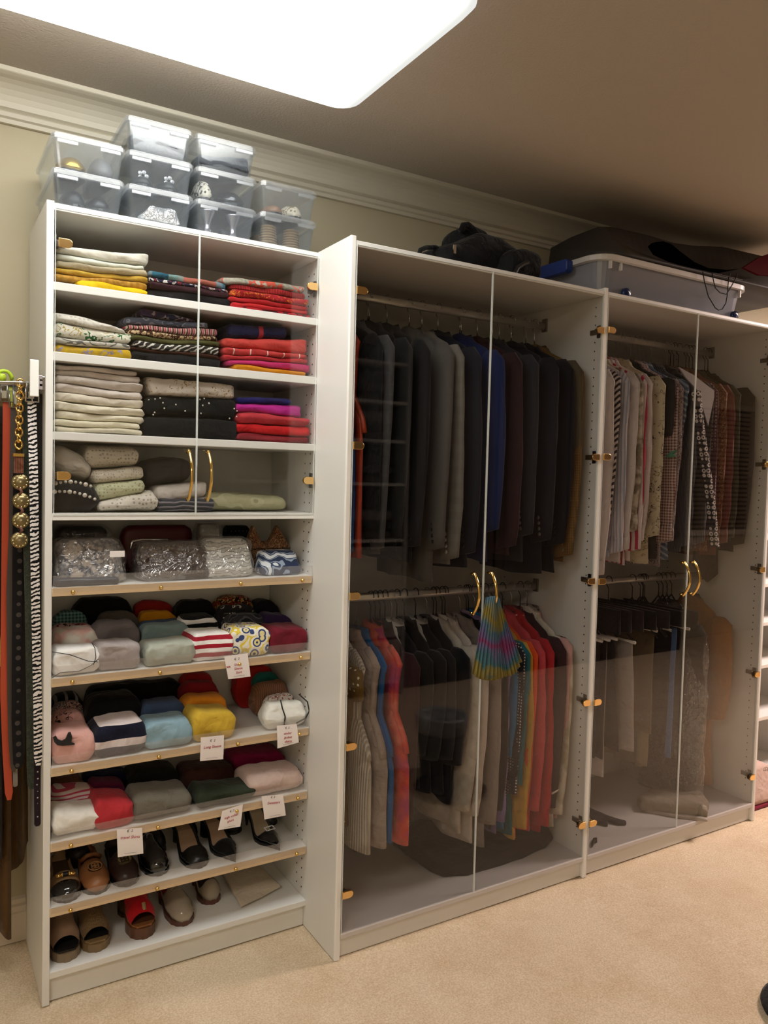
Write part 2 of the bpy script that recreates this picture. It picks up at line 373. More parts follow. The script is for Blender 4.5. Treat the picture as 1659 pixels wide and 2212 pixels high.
def rod(parent, x0, x1, y, z):
    mm = MB(); rs = []
    for x in (x0, x1): rs.append([(x, y+.008*math.cos(a*math.pi/8), z+.015*math.sin(a*math.pi/8)) for a in range(16)])
    mm.rings(rs); r = link('hanging_rod', mm, ROD, parent, smooth=True)
    for x in (x0, x1-.008): link('rod_bracket', bx((x, y-.014, z-.022), (x+.008, y+.014, z+.03)), STEEL, r, bevel=.002)
    return r
SH = [(1.989, .022), (1.804, .024), (1.590, .022), (1.369, .019)]
LIP = [1.166, .917, .668, .457, .273]
c1 = thing('shelf_cabinet', 'white shelf cabinet at left with short glass doors above open lipped shelves', 'cabinet', (0, 0, 0))
panel('side_panel', c1, (-T, 0, 0), (0, .36, H))
panel('back_panel', c1, (0, BK-.004, .07), (W1, BK+.003, H-.005))
panel('top_panel', c1, (0, .002, 2.177), (W1, BK-.004, 2.196))
for z, t in SH: panel('shelf', c1, (0, .0015, z-t), (W1, BK-.006, z))
panel('shelf', c1, (0, 0, .073), (W1, BK-.006, .092))
panel('plinth', c1, (0, .018, 0), (W1, .034, .073))
for z in LIP:
    s = panel('shelf', c1, (0, .004, z-.019), (W1, BK-.006, z))
    st = link('edge_strip', bx((0, -.002, z-.023), (W1-.004, .004, z)), STRIP, s, bevel=.001)
    st['label'] = 'beige edge strip along the shelf front'
    ac = link('acrylic_guard', bx((.002, -.006, z-.012), (W1-.006, -.003, z+.034)), ACRYL, s)
    mm = MB(); mm.box((.002, -.0064, z+.0325), (W1-.006, -.0026, z+.0345)); mm.box((W1-.007, -.0062, z-.01), (W1-.0055, -.0028, z+.034))
    for px in (.052, .292, .535, .742):
        kb = MB(); kb.lathe((px, -.006, z-.012), [(0, -.0095), (.003, -.009), (.0055, -.006), (.0062, -.003), (.005, 0), (.0035, .002)], 12, 'y'); link('brass_knob', kb, GOLD, s, smooth=True)
DY = .0005
dl = door(c1, .003, .3935, 1.3625, 2.183, DY); dr = door(c1, .3955, W1-.004, 1.3625, 2.183, DY)
for z in (at(138, 526, 0)[2], at(134, 1028, 0)[2]): hinge(dl, .010, z, DY, 1)
for z in (at(678, 620, 0)[2], at(668, 1038, 0)[2]): hinge(dr, W1-.008, z, DY, -1)
hz0, hz1 = at(404, 1082, -.02)[2], at(405, 972, -.02)[2]
bow(dl, .366, hz0, hz1, DY); bow(dr, .424, hz0, hz1, DY)

def wardrobe(name, label, x0, x1, right=False):
    """x0 = outer face of left panel, x1 = inner face at the right"""
    c = thing(name, label, 'wardrobe', (x0, -D, 0)); F = -D
    def side(a, b, xs):
        o = panel('side_panel', c, (a, F+.006, 0), (b, .36, H)); 
        mm = MB(); mm.prism([(a, F+.007), (a, F+.003), (a+.004, F), (b-.003, F), (b, F+.002), (b, F+.007)], 0, H, 'xy'); link('edge_moulding', mm, WHITE_EDGE, o)
        return o
    side(x0, x0+T, 0)
    if right: side(x1, x1+T, 0)
    xi = x0+T
    panel('back_panel', c, (xi, BK-.004, .07), (x1, BK+.003, H-.005))
    panel('top_panel', c, (xi, F+.002, 2.170), (x1, BK-.004, 2.189), bev=.003)
    link('bottom_panel', bx((xi, F, .062), (x1, BK-.006, .081)), plain('c9c4c0', .6, bump=.05, bscale=400), c, bevel=.003)
    panel('plinth', c, (xi, F+.016, 0), (x1, F+.03, .062))
    for xx, s in ((xi, 1), (x1, -1)): holes('peg_hole_row', c, xx, s, (F+.04, .30), .15, 2.15)
    rod(c, xi, x1, .10, 2.105); rod(c, xi, x1, .10, 1.066)
    mid = (xi+x1)/2; a = door(c, xi+.003, mid-.001, .068, 2.176, F+.001); b = door(c, mid+.001, x1-.003, .068, 2.176, F+.001)
    return c, a, b
c2, d2l, d2r = wardrobe('wardrobe', 'white middle wardrobe with glass doors, suit jackets above and coloured jackets below', W1, W2)
c3, d3l, d3r = wardrobe('wardrobe', 'white right-hand wardrobe with glass doors, striped shirts above and trousers below', W2, W3, True)
holes('peg_hole_row', c1, 0, 1, (.04, .30), .12, 2.15); holes('peg_hole_row', c1, W1, -1, (.037, .075), .12, 2.15)
for px, py in ((783, 629), (777, 963), (768, 1287), (760, 1611), (751, 1930)): hinge(d2l, W1+T+.002, at(px, py, -D)[2], -D+.001, 1)
for px, py in ((1292, 713), (1277, 987), (1265, 1256), (1253, 1520), (1243, 1786)): hinge(d2r, W2-.002, at(px, py, -D)[2], -D+.001, -1)
for px, py in ((1322, 714), (1307, 987), (1298, 1256), (1285, 1517), (1273, 1779)): hinge(d3l, W2+T+.002, at(px, py, -D)[2], -D+.001, 1)
for px, py in ((1650, 773), (1652, 1003), (1640, 1231), (1632, 1457), (1622, 1679)): hinge(d3r, W3-.002, at(px, py, -D)[2], -D+.001, -1)
hx = (W1+T+W2)/2; z0, z1 = at(1030, 1330, -D-.03)[2], at(1022, 1238, -D-.03)[2]
bow(d2l, at(1017, 1240, -D)[0], z0, z1, -D, .034, .005); bow(d2r, at(1054, 1238, -D)[0], z0, z1, -D, .034, .005)
z0, z1 = at(1466, 1290, -D-.03)[2], at(1472, 1214, -D-.03)[2]
bow(d3l, at(1470, 1216, -D)[0], z0, z1, -D, .034, .005); bow(d3r, at(1491, 1212, -D)[0], z0, z1, -D, .034, .005)

# ---------------------------------------------------------------- neighbouring unit at the right edge of the frame
c4 = thing('open_shelf_unit', 'white open shelf unit just visible past the right-hand wardrobe', 'shelf unit', (W3+T, 0, 0))
X4 = W3+T+.001
panel('back_panel', c4, (X4, .30, 0), (X4+.75, .31, H)); panel('side_panel', c4, (X4+.73, 0, 0), (X4+.75, .30, H)); panel('plinth', c4, (X4, .015, 0), (X4+.73, .03, .06))
for z in (.06, .36, .62, .83, 1.02, 1.25, 1.6, 1.9, 2.18): panel('shelf', c4, (X4, 0, z-.018), (X4+.73, .30, z))
# ---------------------------------------------------------------- folded clothes
_seed = [0]
def foldmesh(x0, x1, zb, zt, yf, dep, seed=0.0, rnd=None, wav=.004, hump=0, crumple=.006, nx=26, n=22):
    w_ = x1-x0; h_ = max(.006, ((zt[0]-zb[0])+(zt[1]-zb[1]))/2); mm = MB(); rs = []
    ez = rnd if rnd else (.5 if h_ < .05 else .42); ey = .22 if h_ < .05 else (rnd or .36)*.8
    for i in range(nx+1):
        t = i/nx; u = .5-.5*math.cos(math.pi*t); u = .35*u+.65*t
        b = zb[0]+(zb[1]-zb[0])*u; tp = zt[0]+(zt[1]-zt[0])*u+hump*math.sin(math.pi*u)
        e = min(1, min(u, 1-u)*w_/(max(.012, h_*.28))); s = math.sqrt(max(0, 1-(1-e)**2)); hh = max(.002, (tp-b)/2)*(.25+.75*s); zc = (tp+b)/2
        x = x0+w_*u; ins = (1-s)*min(.02, dep*.1)+.004*nz(x*22, seed*1.7, zc*30); ring = []
        for j in range(n):
            a = 2*math.pi*j/n; cy, sz = math.cos(a), math.sin(a)
            y = yf+dep/2+(dep/2-ins)*sup(cy, ey); z = zc+hh*sup(sz, ez)
            fr = max(0, -cy)
            z += wav*nz(x*8+seed, y*7, 3.1)*s + .3*crumple*nz(x*30, y*25+seed, z*30)*(.5+.5*sz)
            y -= fr*crumple*(nz(x*14+seed*3, z*70, 1.2))*s
            xx = x+.004*nz(z*40, y*12, seed+u*3)*(1 if .1 < u < .9 else 2)
            ring.append((xx, y, max(z, min(zb)+.0005)))
        rs.append(ring)
    mm.rings(rs); return mm
def fold(name, label, cat, mat, x0, x1, zb, zt, yf, dep, group=None, **k):
    _seed[0] += 1; k.setdefault('seed', _seed[0]*1.37)
    o = link(name, foldmesh(x0, x1, zb, zt, yf, dep, **k), mat, smooth=True); return tag(o, label, cat, group)
def stack(name, cat, group, yf, dep, xl, xr, bl, br, zs, items, wav=.006):
    """one pile: bl/br are the layer boundaries (top to bottom) read at the left/right end of the pile"""
    sd = R.random()*50; n = len(items)
    for i, it in enumerate(items):
        mat, label = it[0], it[1]; a = xl+(it[2] if len(it) > 2 else 0); b = xr+(it[3] if len(it) > 3 else 0)
        nm = it[4] if len(it) > 4 else name; hump = it[5] if len(it) > 5 else 0
        zt = [at(a, bl[i], yf)[2], at(b, br[i], yf)[2]]; zb = [at(a, bl[i+1], yf)[2], at(b, br[i+1], yf)[2]]
        if i == n-1: zb = [zs, zs]
        zb = [max(z, zs) for z in zb]; zt = [max(q, p+.007) for q, p in zip(zt, zb)]
        X0 = at(a, (bl[i]+bl[i+1])/2, yf)[0]; X1 = at(b, (br[i]+br[i+1])/2, yf)[0]
        fold(nm, label, cat if nm == name else nm.split('_')[-1], mat, max(X0, .004), min(X1, W1-.004), zb, [q+.002 for q in zt], yf+.003*math.sin(i*2.3), dep, group, seed=sd+.15*i, wav=wav, hump=hump, crumple=.011)
cl = cloth
g1 = 'folded clothes behind the glass doors'
stack('folded_sweater', 'sweater', g1, .03, .29, 117, 322, [530, 545, 562, 577, 589, 601, 607], [548, 576, 586, 600, 613, 627, 636], 1.989, [
    (cl('plain', 'e9e7dc'), 'white folded knit on top of the top shelf left pile', 0, 3),
    (cl('plain', 'dfe3d8'), 'white folded top, second in the top shelf left pile', 0, -4),
    (cl('tweed', 'c9bda2', 'aca388'), 'greige flecked folded sweater between white and mustard ones', 0, -1),
    (cl('blotch', 'd4b24f', 'c09a38', s=.03), 'mustard yellow folded sweater in the top shelf left pile', 0, 0),
    (cl('stripe', 'c99a45', 'b98a36', s=.02, ax='x', dist=.05, weave=1.0), 'golden crinkled folded top above the bright yellow one', 0, 0, 'folded_shirt'),
    (cl('plain', 'f0cb1e'), 'bright yellow folded top at the bottom of the top left pile', 50, -1, 'folded_shirt')])
stack('folded_shirt', 'shirt', g1, .035, .28, 319, 500, [583, 596, 606, 620, 639], [613, 627, 634, 646, 664], 1.989, [
    (cl('stripe', 'b0675a', 'a85f52', '6f8590', '2f6a80', '275a72', '7ca0a0', '8a9a98', 'b0675a', s=.21, ax='x', stops=[0, .25, .4, .5, .62, .72, .85, .93]), 'blue, teal and coral striped folded knit on a dark pile', 0, -8),
    (cl('floral', '1b1f3c', 'e6e2de', '1b1f3c', '8f2f38', '1b1f3c', s=.03), 'navy, white and red print folded top under the striped knit', 2, -3),
    (cl('plain', '3a1d26'), 'burgundy folded top above the black one, top shelf middle', 2, -2),
    (cl('plain', '17171a'), 'black folded top at the base of the top shelf middle pile', 0, 2)])
stack('folded_shirt', 'shirt', g1, .03, .29, 496, 668, [597, 612, 625, 640, 652, 665, 676], [617, 632, 646, 660, 671, 679, 687], 1.989, [
    (cl('floral', 'a9a799', '8f9085', 'd05a4a', 'b5b3a6', s=.07), 'grey folded top printed with coral palm leaves', -14, -6),
    (cl('rib', 'b62a2e', '8f1c22', s=.008, ax='x'), 'red ribbed folded sweater under the grey palm print', 0, -4),
    (cl('floral', 'b01f2d', 'a51c2c', 'b01f2d', 'e8932b', s=.02, stops=[0, .3, .5, .88]), 'red folded top with orange embroidery', 2, 1),
    (cl('plain', 'b3232a'), 'deep red folded top just under the orange embroidered one', 0, 1),
    (cl('plain', 'c22a2e'), 'brighter red folded top, second from bottom at top right', 4, 2),
    (cl('floral', 'b4232b', 'b4232b', '4a1a22', 'b4232b', s=.06), 'red folded top with dark print, lowest of the top right pile', 4, 3)])
# shelf 2
stack('folded_shirt', 'shirt', g1, .03, .29, 116, 287, [673, 694, 728, 741, 761], [714, 722, 745, 757, 775], 1.804, [
    (cl('lace', 'c9c5bb', 'e6e3da', s=.012), 'white lacy folded blouse with a pearl button, second shelf', 0, -12, 'folded_blouse', .008),
    (cl('floral', 'e9e6da', 'e2dfce', '2f6b3c', 'e9e6da', 'b7a75a', s=.06, stops=[0, .35, .6, .72, .93]), 'white folded top with green and gold flowers', 0, 0),
    (cl('swirl', 'c6c3b8', '6f6e6a', 'c6c3b8', s=.03), 'grey and white swirl-print folded top', 0, -2),
    (cl('floral', 'cfae2c', 'c8a426', '9c90a6', 'cfae2c', 'c98a6a', s=.06, stops=[0, .4, .62, .75, .95]), 'mustard folded top with lilac flowers', 0, 0)])
stack('folded_shirt', 'shirt', g1, .04, .27, 272, 478, [664, 683, 702, 711, 724, 735, 749, 755, 776], [689, 697, 712, 729, 740, 752, 770, 778, 792], 1.804, [
    (cl('floral', '3d3354', '2c3458', 'a9a3ad', '4a2f4a', s=.05), 'purple and navy tropical print folded top on the middle pile', 30, -50),
    (cl('swirl', '555a6b', '8a8d98', '3f4352', s=.02), 'grey-blue paisley folded top, second in the middle pile', -6, -22),
    (cl('stripe', 'b04a5c', 'cdbfae', '3b2a28', 'c58a8a', s=.014, ax='x'), 'pink, cream and brown vertical-striped folded top', -2, -3),
    (cl('floral', 'd6bd97', '4a2a1e', 'd6bd97', '6a3a26', s=.035), 'cream and brown batik folded top under the stripes', 2, -3),
    (cl('plain', '55552f'), 'olive green folded top in the second shelf middle pile', 3, 1),
    (cl('zebra', 'd9d6cf', '2c2a28', '2c2a28', s=.012, rot=(0, .6, 0)), 'black and white geometric print folded top', 14, 0),
    (cl('plain', '4b2a20'), 'thin brown folded top over the black jeans', 12, 0),
    (cl('plain', '15161a'), 'black folded trousers at the base of the middle pile', 12, 2, 'folded_trousers')])
stack('folded_sweater', 'sweater', g1, .03, .29, 485, 674, [698, 729, 748, 766, 776, 786, 800], [706, 732, 767, 776, 786, 805, 812], 1.804, [
    (cl('stripe', 'a12c34', '1c1b3c', s=.5, ax='x', stops=[0, .03]), 'navy folded sweater with one red stripe', 8, -50),
    (cl('plain', 'd14b45'), 'thick coral folded sweater under the navy one', 0, -7),
    (cl('stripe', 'c23f3f', 'efe3dc', s=.055, ax='x', stops=[0, .94]), 'coral folded sweater with thin white lines', 0, -8),
    (cl('plain', 'c0323a'), 'red folded sweater above the magenta one', 0, -6),
    (cl('plain', 'c4306e'), 'magenta folded top above the orange one', 8, 0, 'folded_shirt'),
    (cl('plain', 'd98f1e'), 'orange folded top at the base of the second shelf right pile', 20, -12, 'folded_shirt')])
# shelf 3
stack('folded_shirt', 'shirt', g1, .03, .29, 117, 314, [786, 798, 809, 826, 846, 866, 886, 904, 920, 933], [802, 813, 830, 850, 867, 886, 903, 917, 930, 942], 1.590, [
    (cl('plain', 'ddd3cc'), 'pinkish white folded top on the very top of the white pile', 0, -14),
    (cl('plain', 'e3dad3'), 'pinkish white folded top, second of the white pile', 0, -6),
    (cl('plain', 'ddd4cc'), 'white folded top with a soft front crease, third of the pile', 0, 0),
    (cl('plain', 'e6ddd6'), 'white folded top, fourth from the top of the white pile', 0, -3),
    (cl('plain', 'e4dccc'), 'off-white folded top in the middle of the white pile', 0, 2),
    (cl('plain', 'ece6d2'), 'cream folded top, first of the yellowish lower ones', 0, 3),
    (cl('plain', 'efe9d4'), 'thick cream folded top, third from the pile bottom', 0, 1),
    (cl('plain', 'e6e0c8'), 'cream folded top, second from the pile bottom', 0, -6),
    (cl('plain', 'ddd6c0'), 'cream folded top at the base of the white pile', 0, -2)], wav=.007)
stack('folded_shirt', 'shirt', g1, .035, .28, 316, 514, [812, 854, 897, 941], [832, 863, 908, 953], 1.590, [
    (cl('floral', 'e4dcd2', 'e4dcd2', 'a8875a', 'e4dcd2', s=.03, stops=[0, .45, .62, .72]), 'white folded blouse with gold leaf embroidery bands', 3, -3, 'folded_blouse'),
    (cl('dots', 'd8d6d0', '101113', s=.045, stops=[0, .06]), 'black folded cardigan studded with small pearls', 0, 0, 'folded_cardigan'),
    (cl('plain', '121214'), 'black folded sweater under the pearl-studded one', -4, 2, 'folded_sweater')])
stack('folded_shirt', 'shirt', g1, .03, .29, 511, 674, [857, 871, 889, 916, 935, 950], [862, 876, 904, 922, 946, 957], 1.590, [
    (cl('plain', '1d1d6a'), 'navy blue folded top on the third shelf right pile', 4, -44),
    (cl('plain', 'c8309a'), 'magenta pink crumpled folded top', 0, -20),
    (cl('plain', 'c33b45'), 'rose red folded top under the magenta one', 3, -4),
    (cl('plain', 'd8282c'), 'bright red folded top with rounded fold', -3, 2),
    (cl('plain', '8a1f2b'), 'dark red folded top at the base of the right pile', 2, 0)], wav=.007)
# shelf 4
def item(xl, xr, tl, tr, bl, br, yf, dep, zs, mat, name, label, cat, **k):
    zb = [max(zs, at(xl, bl, yf)[2]), max(zs, at(xr, br, yf)[2])]; zt = [at(xl, tl, yf)[2], at(xr, tr, yf)[2]]
    ym = (tl+bl)/2; return fold(name, label, cat, mat, max(.004, at(xl, ym, yf)[0]), min(W1-.004, at(xr, (tr+br)/2, yf)[0]), zb, zt, yf, dep, g1, **k)
Z4 = 1.369
item(117, 214, 1026, 1046, 1112, 1112, .025, .20, Z4, cl('plain', '1d1c1f'), 'folded_cardigan', 'black folded cardigan trimmed with rows of pearls, fourth shelf left', 'cardigan', rnd=.8, crumple=.01)
item(117, 198, 958, 990, 1024, 1044, .05, .24, Z4, cl('plain', 'dcd8cf', weave=1.0), 'folded_sweater', 'fluffy white sweater heaped over the pearl-trimmed black one', 'sweater', rnd=.9, crumple=.012, hump=.01)
item(187, 302, 958, 962, 1014, 1008, .05, .24, Z4, cl('lace', 'a9a496', 'e0dacd', s=.010), 'folded_sweater', 'white openwork crochet sweater on top of the lace pile', 'sweater', rnd=.85, crumple=.01)
item(198, 312, 1014, 1008, 1044, 1036, .05, .24, Z4, cl('lace', 'bdb6a6', 'e6dfd0', s=.008), 'folded_sweater', 'ivory pointelle sweater, second in the lace pile', 'sweater', rnd=.8)
item(206, 315, 1044, 1034, 1084, 1064, .045, .24, Z4, cl('lace', 'a8ab86', 'd2d5b4', s=.010), 'folded_sweater', 'pale green lace sweater in the fourth shelf pile', 'sweater', rnd=.8)
item(214, 343, 1080, 1056, 1110, 1110, .03, .24, Z4, cl('lace', 'aca79b', 'e3ddd2', s=.012), 'folded_sweater', 'white crochet sweater with scalloped edge at the lace pile bottom', 'sweater', rnd=.85, crumple=.012)
item(318, 420, 996, 990, 1052, 1040, .10, .20, Z4, cl('plain', '4b4a4b'), 'folded_sweatshirt', 'dark grey bundled sweatshirt with small red print', 'sweatshirt', rnd=.9, crumple=.014, hump=.008)
item(336, 450, 1050, 1040, 1085, 1076, .07, .22, Z4, cl('plain', 'e2dbd5'), 'folded_shirt', 'white folded top under the dark grey sweatshirt', 'top', rnd=.8)
item(343, 467, 1076, 1074, 1110, 1110, .05, .24, Z4, cl('stripe', '4a454a', '8a858a', '2f3a44', s=.012, ax='z', dist=.02), 'folded_sweater', 'grey marled striped sweater at the fourth shelf centre', 'sweater', rnd=.8)
item(445, 622, 1064, 1072, 1110, 1110, .07, .22, Z4, cl('swirl', 'b7b490', 'c3c09d', 'a19e7c', s=.06), 'folded_sweater', 'pale sage folded sweater with circle pattern', 'sweater', rnd=.75, hump=.004)
def pearls(parent, pts, r, mat):
    for p, rr in zip(pts, r):
        mm = MB(); mm.lathe(p, [(0, -rr), (rr*.7, -rr*.7), (rr, 0), (rr*.7, rr*.7), (0, rr)], 8, 'y'); link('pearl', mm, mat, parent, smooth=True)
PRL = plain('e9e4da', .2)
pc = [o for o in C.objects if 'rows of pearls' in o.get('label', '')][0]
for row, (xa, ya, xb, yb, n_) in enumerate(((120, 1044, 196, 1050, 8), (118, 1062, 205, 1078, 9))):
    for k in range(n_):
        t = k/(n_-1); p = at(xa+(xb-xa)*t, ya+(yb-ya)*t-6*math.sin(math.pi*t), .022); pearls(pc, [tuple(p)], [.0045 if k % 3 else .0065], PRL)
pk = [o for o in C.objects if 'studded with small pearls' in o.get('label', '')][0]
for a, b in ((335, 862), (352, 870), (355, 882), (331, 896), (334, 891), (346, 860), (432, 863), (441, 861), (438, 876), (434, 893), (506, 883), (512, 888), (511, 900), (496, 904), (380, 874), (400, 888)): pearls(pk, [tuple(at(a, b, .031))], [.0026], PRL)
# loops of the lower shelves : front faces, rows behind standing a little higher
def roll(zs, xl, xr, tl, tr, yf, dep, mat, name, label, cat, grp, tk=.6, **k):
    yt = yf+dep*tk; yb = at(xl, tl, yt)[2], at(xr, tr, yt)[2]; ym = zs+.04
    def X(px, pyt):   # x on the front face
        return (at(px, pyt+25, yf+.01)[0])
    k.setdefault('crumple', .013)
    ztop = 1.13 if zs > .9 else (.885 if zs > .6 else .635)
    zt = [min(ztop, z) for z in yb]
    return fold(name, label, cat, mat, max(.004, X(xl, tl)), min(W1-.004, X(xr, tr)), (zs, zs), zt, yf, dep, grp, **k)
A6, A7, A8 = .917, .668, .457
g6, g7, g8 = 'shirts folded on the shelf marked short sleeve', 'shirts folded on the shelf marked long sleeve', 'shirts folded on the shelf marked travel'
n_, ct = 'folded_shirt', 'shirt'
roll(A6, 112, 216, 1394, 1388, .01, .10, cl('plain', 'e6e3df'), n_, 'white folded shirt with thin black crossing lines', ct, g6)
roll(A6, 207, 305, 1384, 1380, .01, .11, cl('plain', 'a49a98'), n_, 'lilac-grey folded shirt at the front of the shelf', ct, g6)
roll(A6, 314, 421, 1386, 1376, .01, .11, cl('plain', 'a9ada0'), n_, 'pale sage folded shirt at the front of the shelf', ct, g6)
roll(A6, 413, 505, 1356, 1352, .01, .13, cl('stripe', 'ece8e4', '9d1a2c', s=.026, ax='z', dist=.01), n_, 'red and white striped folded shirt', ct, g6, tk=.8)
roll(A6, 497, 584, 1345, 1343, .01, .12, cl('flower', '1c2c5a', 'e6d9a0', '3a4a7a', 'ece7d8', 'e3c94a', 'ece7d8', s=.035, stops=[0, .15, .3, .42, .6, .75]), n_, 'white folded shirt with yellow and navy ornamental print', ct, g6, tk=.8)
roll(A6, 583, 668, 1343, 1343, .012, .12, cl('plain', '6c1525'), n_, 'maroon folded shirt at the right end of the shelf', ct, g6, tk=.8)
roll(A6, 112, 214, 1356, 1352, .115, .09, cl('blotch', 'e8e5dc', 'e8e5dc', 'e6b9b4', 'e8e5dc', s=.06), n_, 'white folded shirt with a pale pink patch', ct, g6)
roll(A6, 112, 204, 1346, 1344, .205, .04, cl('floral', 'c9a9ab', 'c65a62', '2a2226', 'c9a9ab', s=.025), n_, 'pink, coral and black print folded shirt', ct, g6)
roll(A6, 113, 190, 1320, 1316, .25, .05, cl('grid', '1f4f54', '7fa8a4', s=.010), n_, 'teal woven-check folded shirt', ct, g6)
roll(A6, 200, 303, 1340, 1336, .125, .09, cl('plain', '6f6768'), n_, 'grey-purple folded shirt behind the lilac one', ct, g6)
roll(A6, 208, 300, 1322, 1318, .22, .05, cl('blotch', '3c3838', '5a5450', s=.05), n_, 'dark grey lacy folded shirt behind the grey-purple one', ct, g6)
roll(A6, 156, 290, 1292, 1290, .28, .06, cl('plain', '08080a'), n_, 'black folded shirt in the dark at the back left', ct, g6)
roll(A6, 304, 410, 1348, 1338, .125, .08, cl('plain', '768a8a'), n_, 'grey-teal folded shirt behind the sage one', ct, g6)
roll(A6, 294, 404, 1342, 1334, .21, .035, cl('plain', '465a78'), n_, 'slate blue folded shirt behind the grey-teal one', ct, g6)
roll(A6, 294, 382, 1320, 1318, .25, .045, cl('plain', 'dc971c'), n_, 'amber yellow folded shirt', ct, g6)
roll(A6, 288, 374, 1294, 1296, .30, .045, cl('plain', '9a1f1a'), n_, 'dark red folded shirt behind the amber one', ct, g6)
roll(A6, 388, 473, 1328, 1324, .15, .09, cl('stripe', 'e8e4e0', '0e0e10', s=.03, ax='z', dist=.01), n_, 'black and white striped folded shirt', ct, g6)
roll(A6, 376, 468, 1296, 1292, .25, .07, cl('plain', '0a0a0c'), n_, 'black folded shirt behind the black and white stripes', ct, g6)
roll(A6, 488, 572, 1328, 1322, .14, .07, cl('swirl', '2c2c30', '4c4c52', '1c1c20', s=.03), n_, 'charcoal swirl-print folded shirt', ct, g6)
roll(A6, 466, 556, 1308, 1304, .22, .05, cl('floral', '2a2a2e', '2a2a2e', 'e0dcd8', '2a2a2e', s=.05, stops=[0, .4, .75, .85]), n_, 'black folded shirt with bold white letters', ct, g6)
roll(A6, 463, 548, 1288, 1284, .28, .06, cl('floral', '7a2a20', 'c9a56a', '1f1a1c', 'b8452c', s=.03), n_, 'red and tan patterned folded shirt', ct, g6)
roll(A6, 568, 650, 1320, 1322, .14, .09, cl('plain', '2a1840'), n_, 'purple folded shirt behind the maroon one', ct, g6)
roll(A6, 552, 640, 1288, 1294, .24, .09, cl('plain', '12101e'), n_, 'near-black navy folded shirt at the back right', ct, g6)
# shelf 7
roll(A7, 109, 207, 1564, 1562, .01, .12, cl('plain', 'd9a79f'), n_, 'pink folded shirt with a black bird print', ct, g7)
roll(A7, 202, 318, 1548, 1530, .01, .13, cl('stripe', '12152a', 'ddd0cf', '12152a', s=.062, ax='z', stops=[0, .45, .8]), n_, 'navy and white broad-striped folded shirt', ct, g7, tk=.8)
roll(A7, 312, 417, 1548, 1538, .01, .12, cl('plain', '8aa9b8'), n_, 'light blue folded shirt at the front of the shelf', ct, g7)
roll(A7, 414, 508, 1524, 1522, .01, .12, cl('plain', 'd0ad3a'), n_, 'yellow folded shirt at the front of the shelf', ct, g7)
roll(A7, 109, 186, 1536, 1530, .135, .06, cl('floral', 'd9a79f', 'c99a94', '2c2426', 'd9a79f', s=.06, stops=[0, .5, .85, .92]), n_, 'pink folded shirt with small boat drawings', ct, g7)
roll(A7, 109, 182, 1515, 1510, .20, .05, cl('floral', '5a5558', 'b0aaa8', '2a2729', 'd0a9a4', s=.018), n_, 'grey and black lace-print folded shirt', ct, g7)
roll(A7, 109, 182, 1496, 1494, .26, .07, cl('stripe', '111113', '111113', '8a8a8a', s=.03, ax='x', stops=[0, .4, .7]), n_, 'black folded shirt with grey block letters', ct, g7)
roll(A7, 186, 306, 1500, 1488, .15, .10, cl('plain', '09090b'), n_, 'black folded shirt behind the navy and white stripes', ct, g7)
roll(A7, 186, 396, 1480, 1462, .27, .07, cl('plain', '070709'), n_, 'wide black folded shirt along the back of the shelf', ct, g7)
roll(A7, 304, 402, 1514, 1504, .135, .09, cl('plain', '3e5070'), n_, 'slate blue folded shirt behind the light blue one', ct, g7)
roll(A7, 396, 490, 1500, 1494, .135, .08, cl('plain', 'd9861c'), n_, 'orange folded shirt behind the yellow one', ct, g7)
roll(A7, 392, 474, 1470, 1470, .22, .06, cl('plain', '8d1522'), n_, 'crimson folded shirt behind the orange one', ct, g7)
roll(A7, 392, 466, 1450, 1452, .285, .06, cl('plain', 'a81c14'), n_, 'scarlet folded shirt at the very back', ct, g7)
roll(A7, 574, 674, 1514, 1506, .012, .085, cl('plain', 'ecebe4'), n_, 'white folded shirt with black piping', ct, g7, rnd=.9)
roll(A7, 572, 650, 1504, 1494, .105, .04, cl('floral', 'e6dcd6', 'e6dcd6', '9a3f38', 'e6dcd6', '1a1718', s=.03, stops=[0, .4, .6, .75, .9]), n_, 'white, black and brick-red print folded shirt', ct, g7)
roll(A7, 550, 634, 1476, 1462, .15, .07, cl('rib', '93694e', '7a5540', s=.007, ax='x'), n_, 'brown ribbed folded sweater standing by the side', 'sweater', g7, rnd=.7)
roll(A7, 548, 622, 1452, 1448, .23, .04, cl('plain', '1f6a66'), n_, 'teal folded shirt behind the brown ribbed one', ct, g7)
roll(A7, 508, 600, 1440, 1432, .275, .06, cl('plain', 'b3231c'), n_, 'red crumpled shirt at the back right', ct, g7, crumple=.02)
# shelf 8
roll(A8, 107, 218, 1733, 1728, .01, .11, cl('plain', 'e6e2da'), n_, 'cream white bundled shirt at the left end', ct, g8, rnd=.85, crumple=.014)
roll(A8, 202, 290, 1700, 1700, .01, .13, cl('plain', 'b83038'), n_, 'coral red folded shirt with a soft front fold', ct, g8, tk=.8)
roll(A8, 288, 414, 1688, 1676, .01, .14, cl('tweed', '7c776b', '625e54'), n_, 'heather grey-green rolled shirt', ct, g8, tk=.8, rnd=.75)
roll(A8, 424, 552, 1690, 1678, .012, .11, cl('plain', '2c3526'), n_, 'dark green rolled shirt at the front', ct, g8, rnd=.8)
roll(A8, 532, 655, 1650, 1632, .012, .14, cl('plain', 'cdb5ac'), n_, 'pale pink rolled sweater at the right end', 'sweater', g8, tk=.8, rnd=.8)
roll(A8, 107, 207, 1698, 1692, .125, .07, cl('stripe', 'e2d5d2', 'c84e6a', s=.012, ax='z', stops=[0, .6]), n_, 'white folded shirt with pink stripes', ct, g8)
roll(A8, 107, 184, 1674, 1670, .21, .07, cl('plain', '6a4a3a'), n_, 'brown folded shirt at the back left of the shelf', ct, g8)
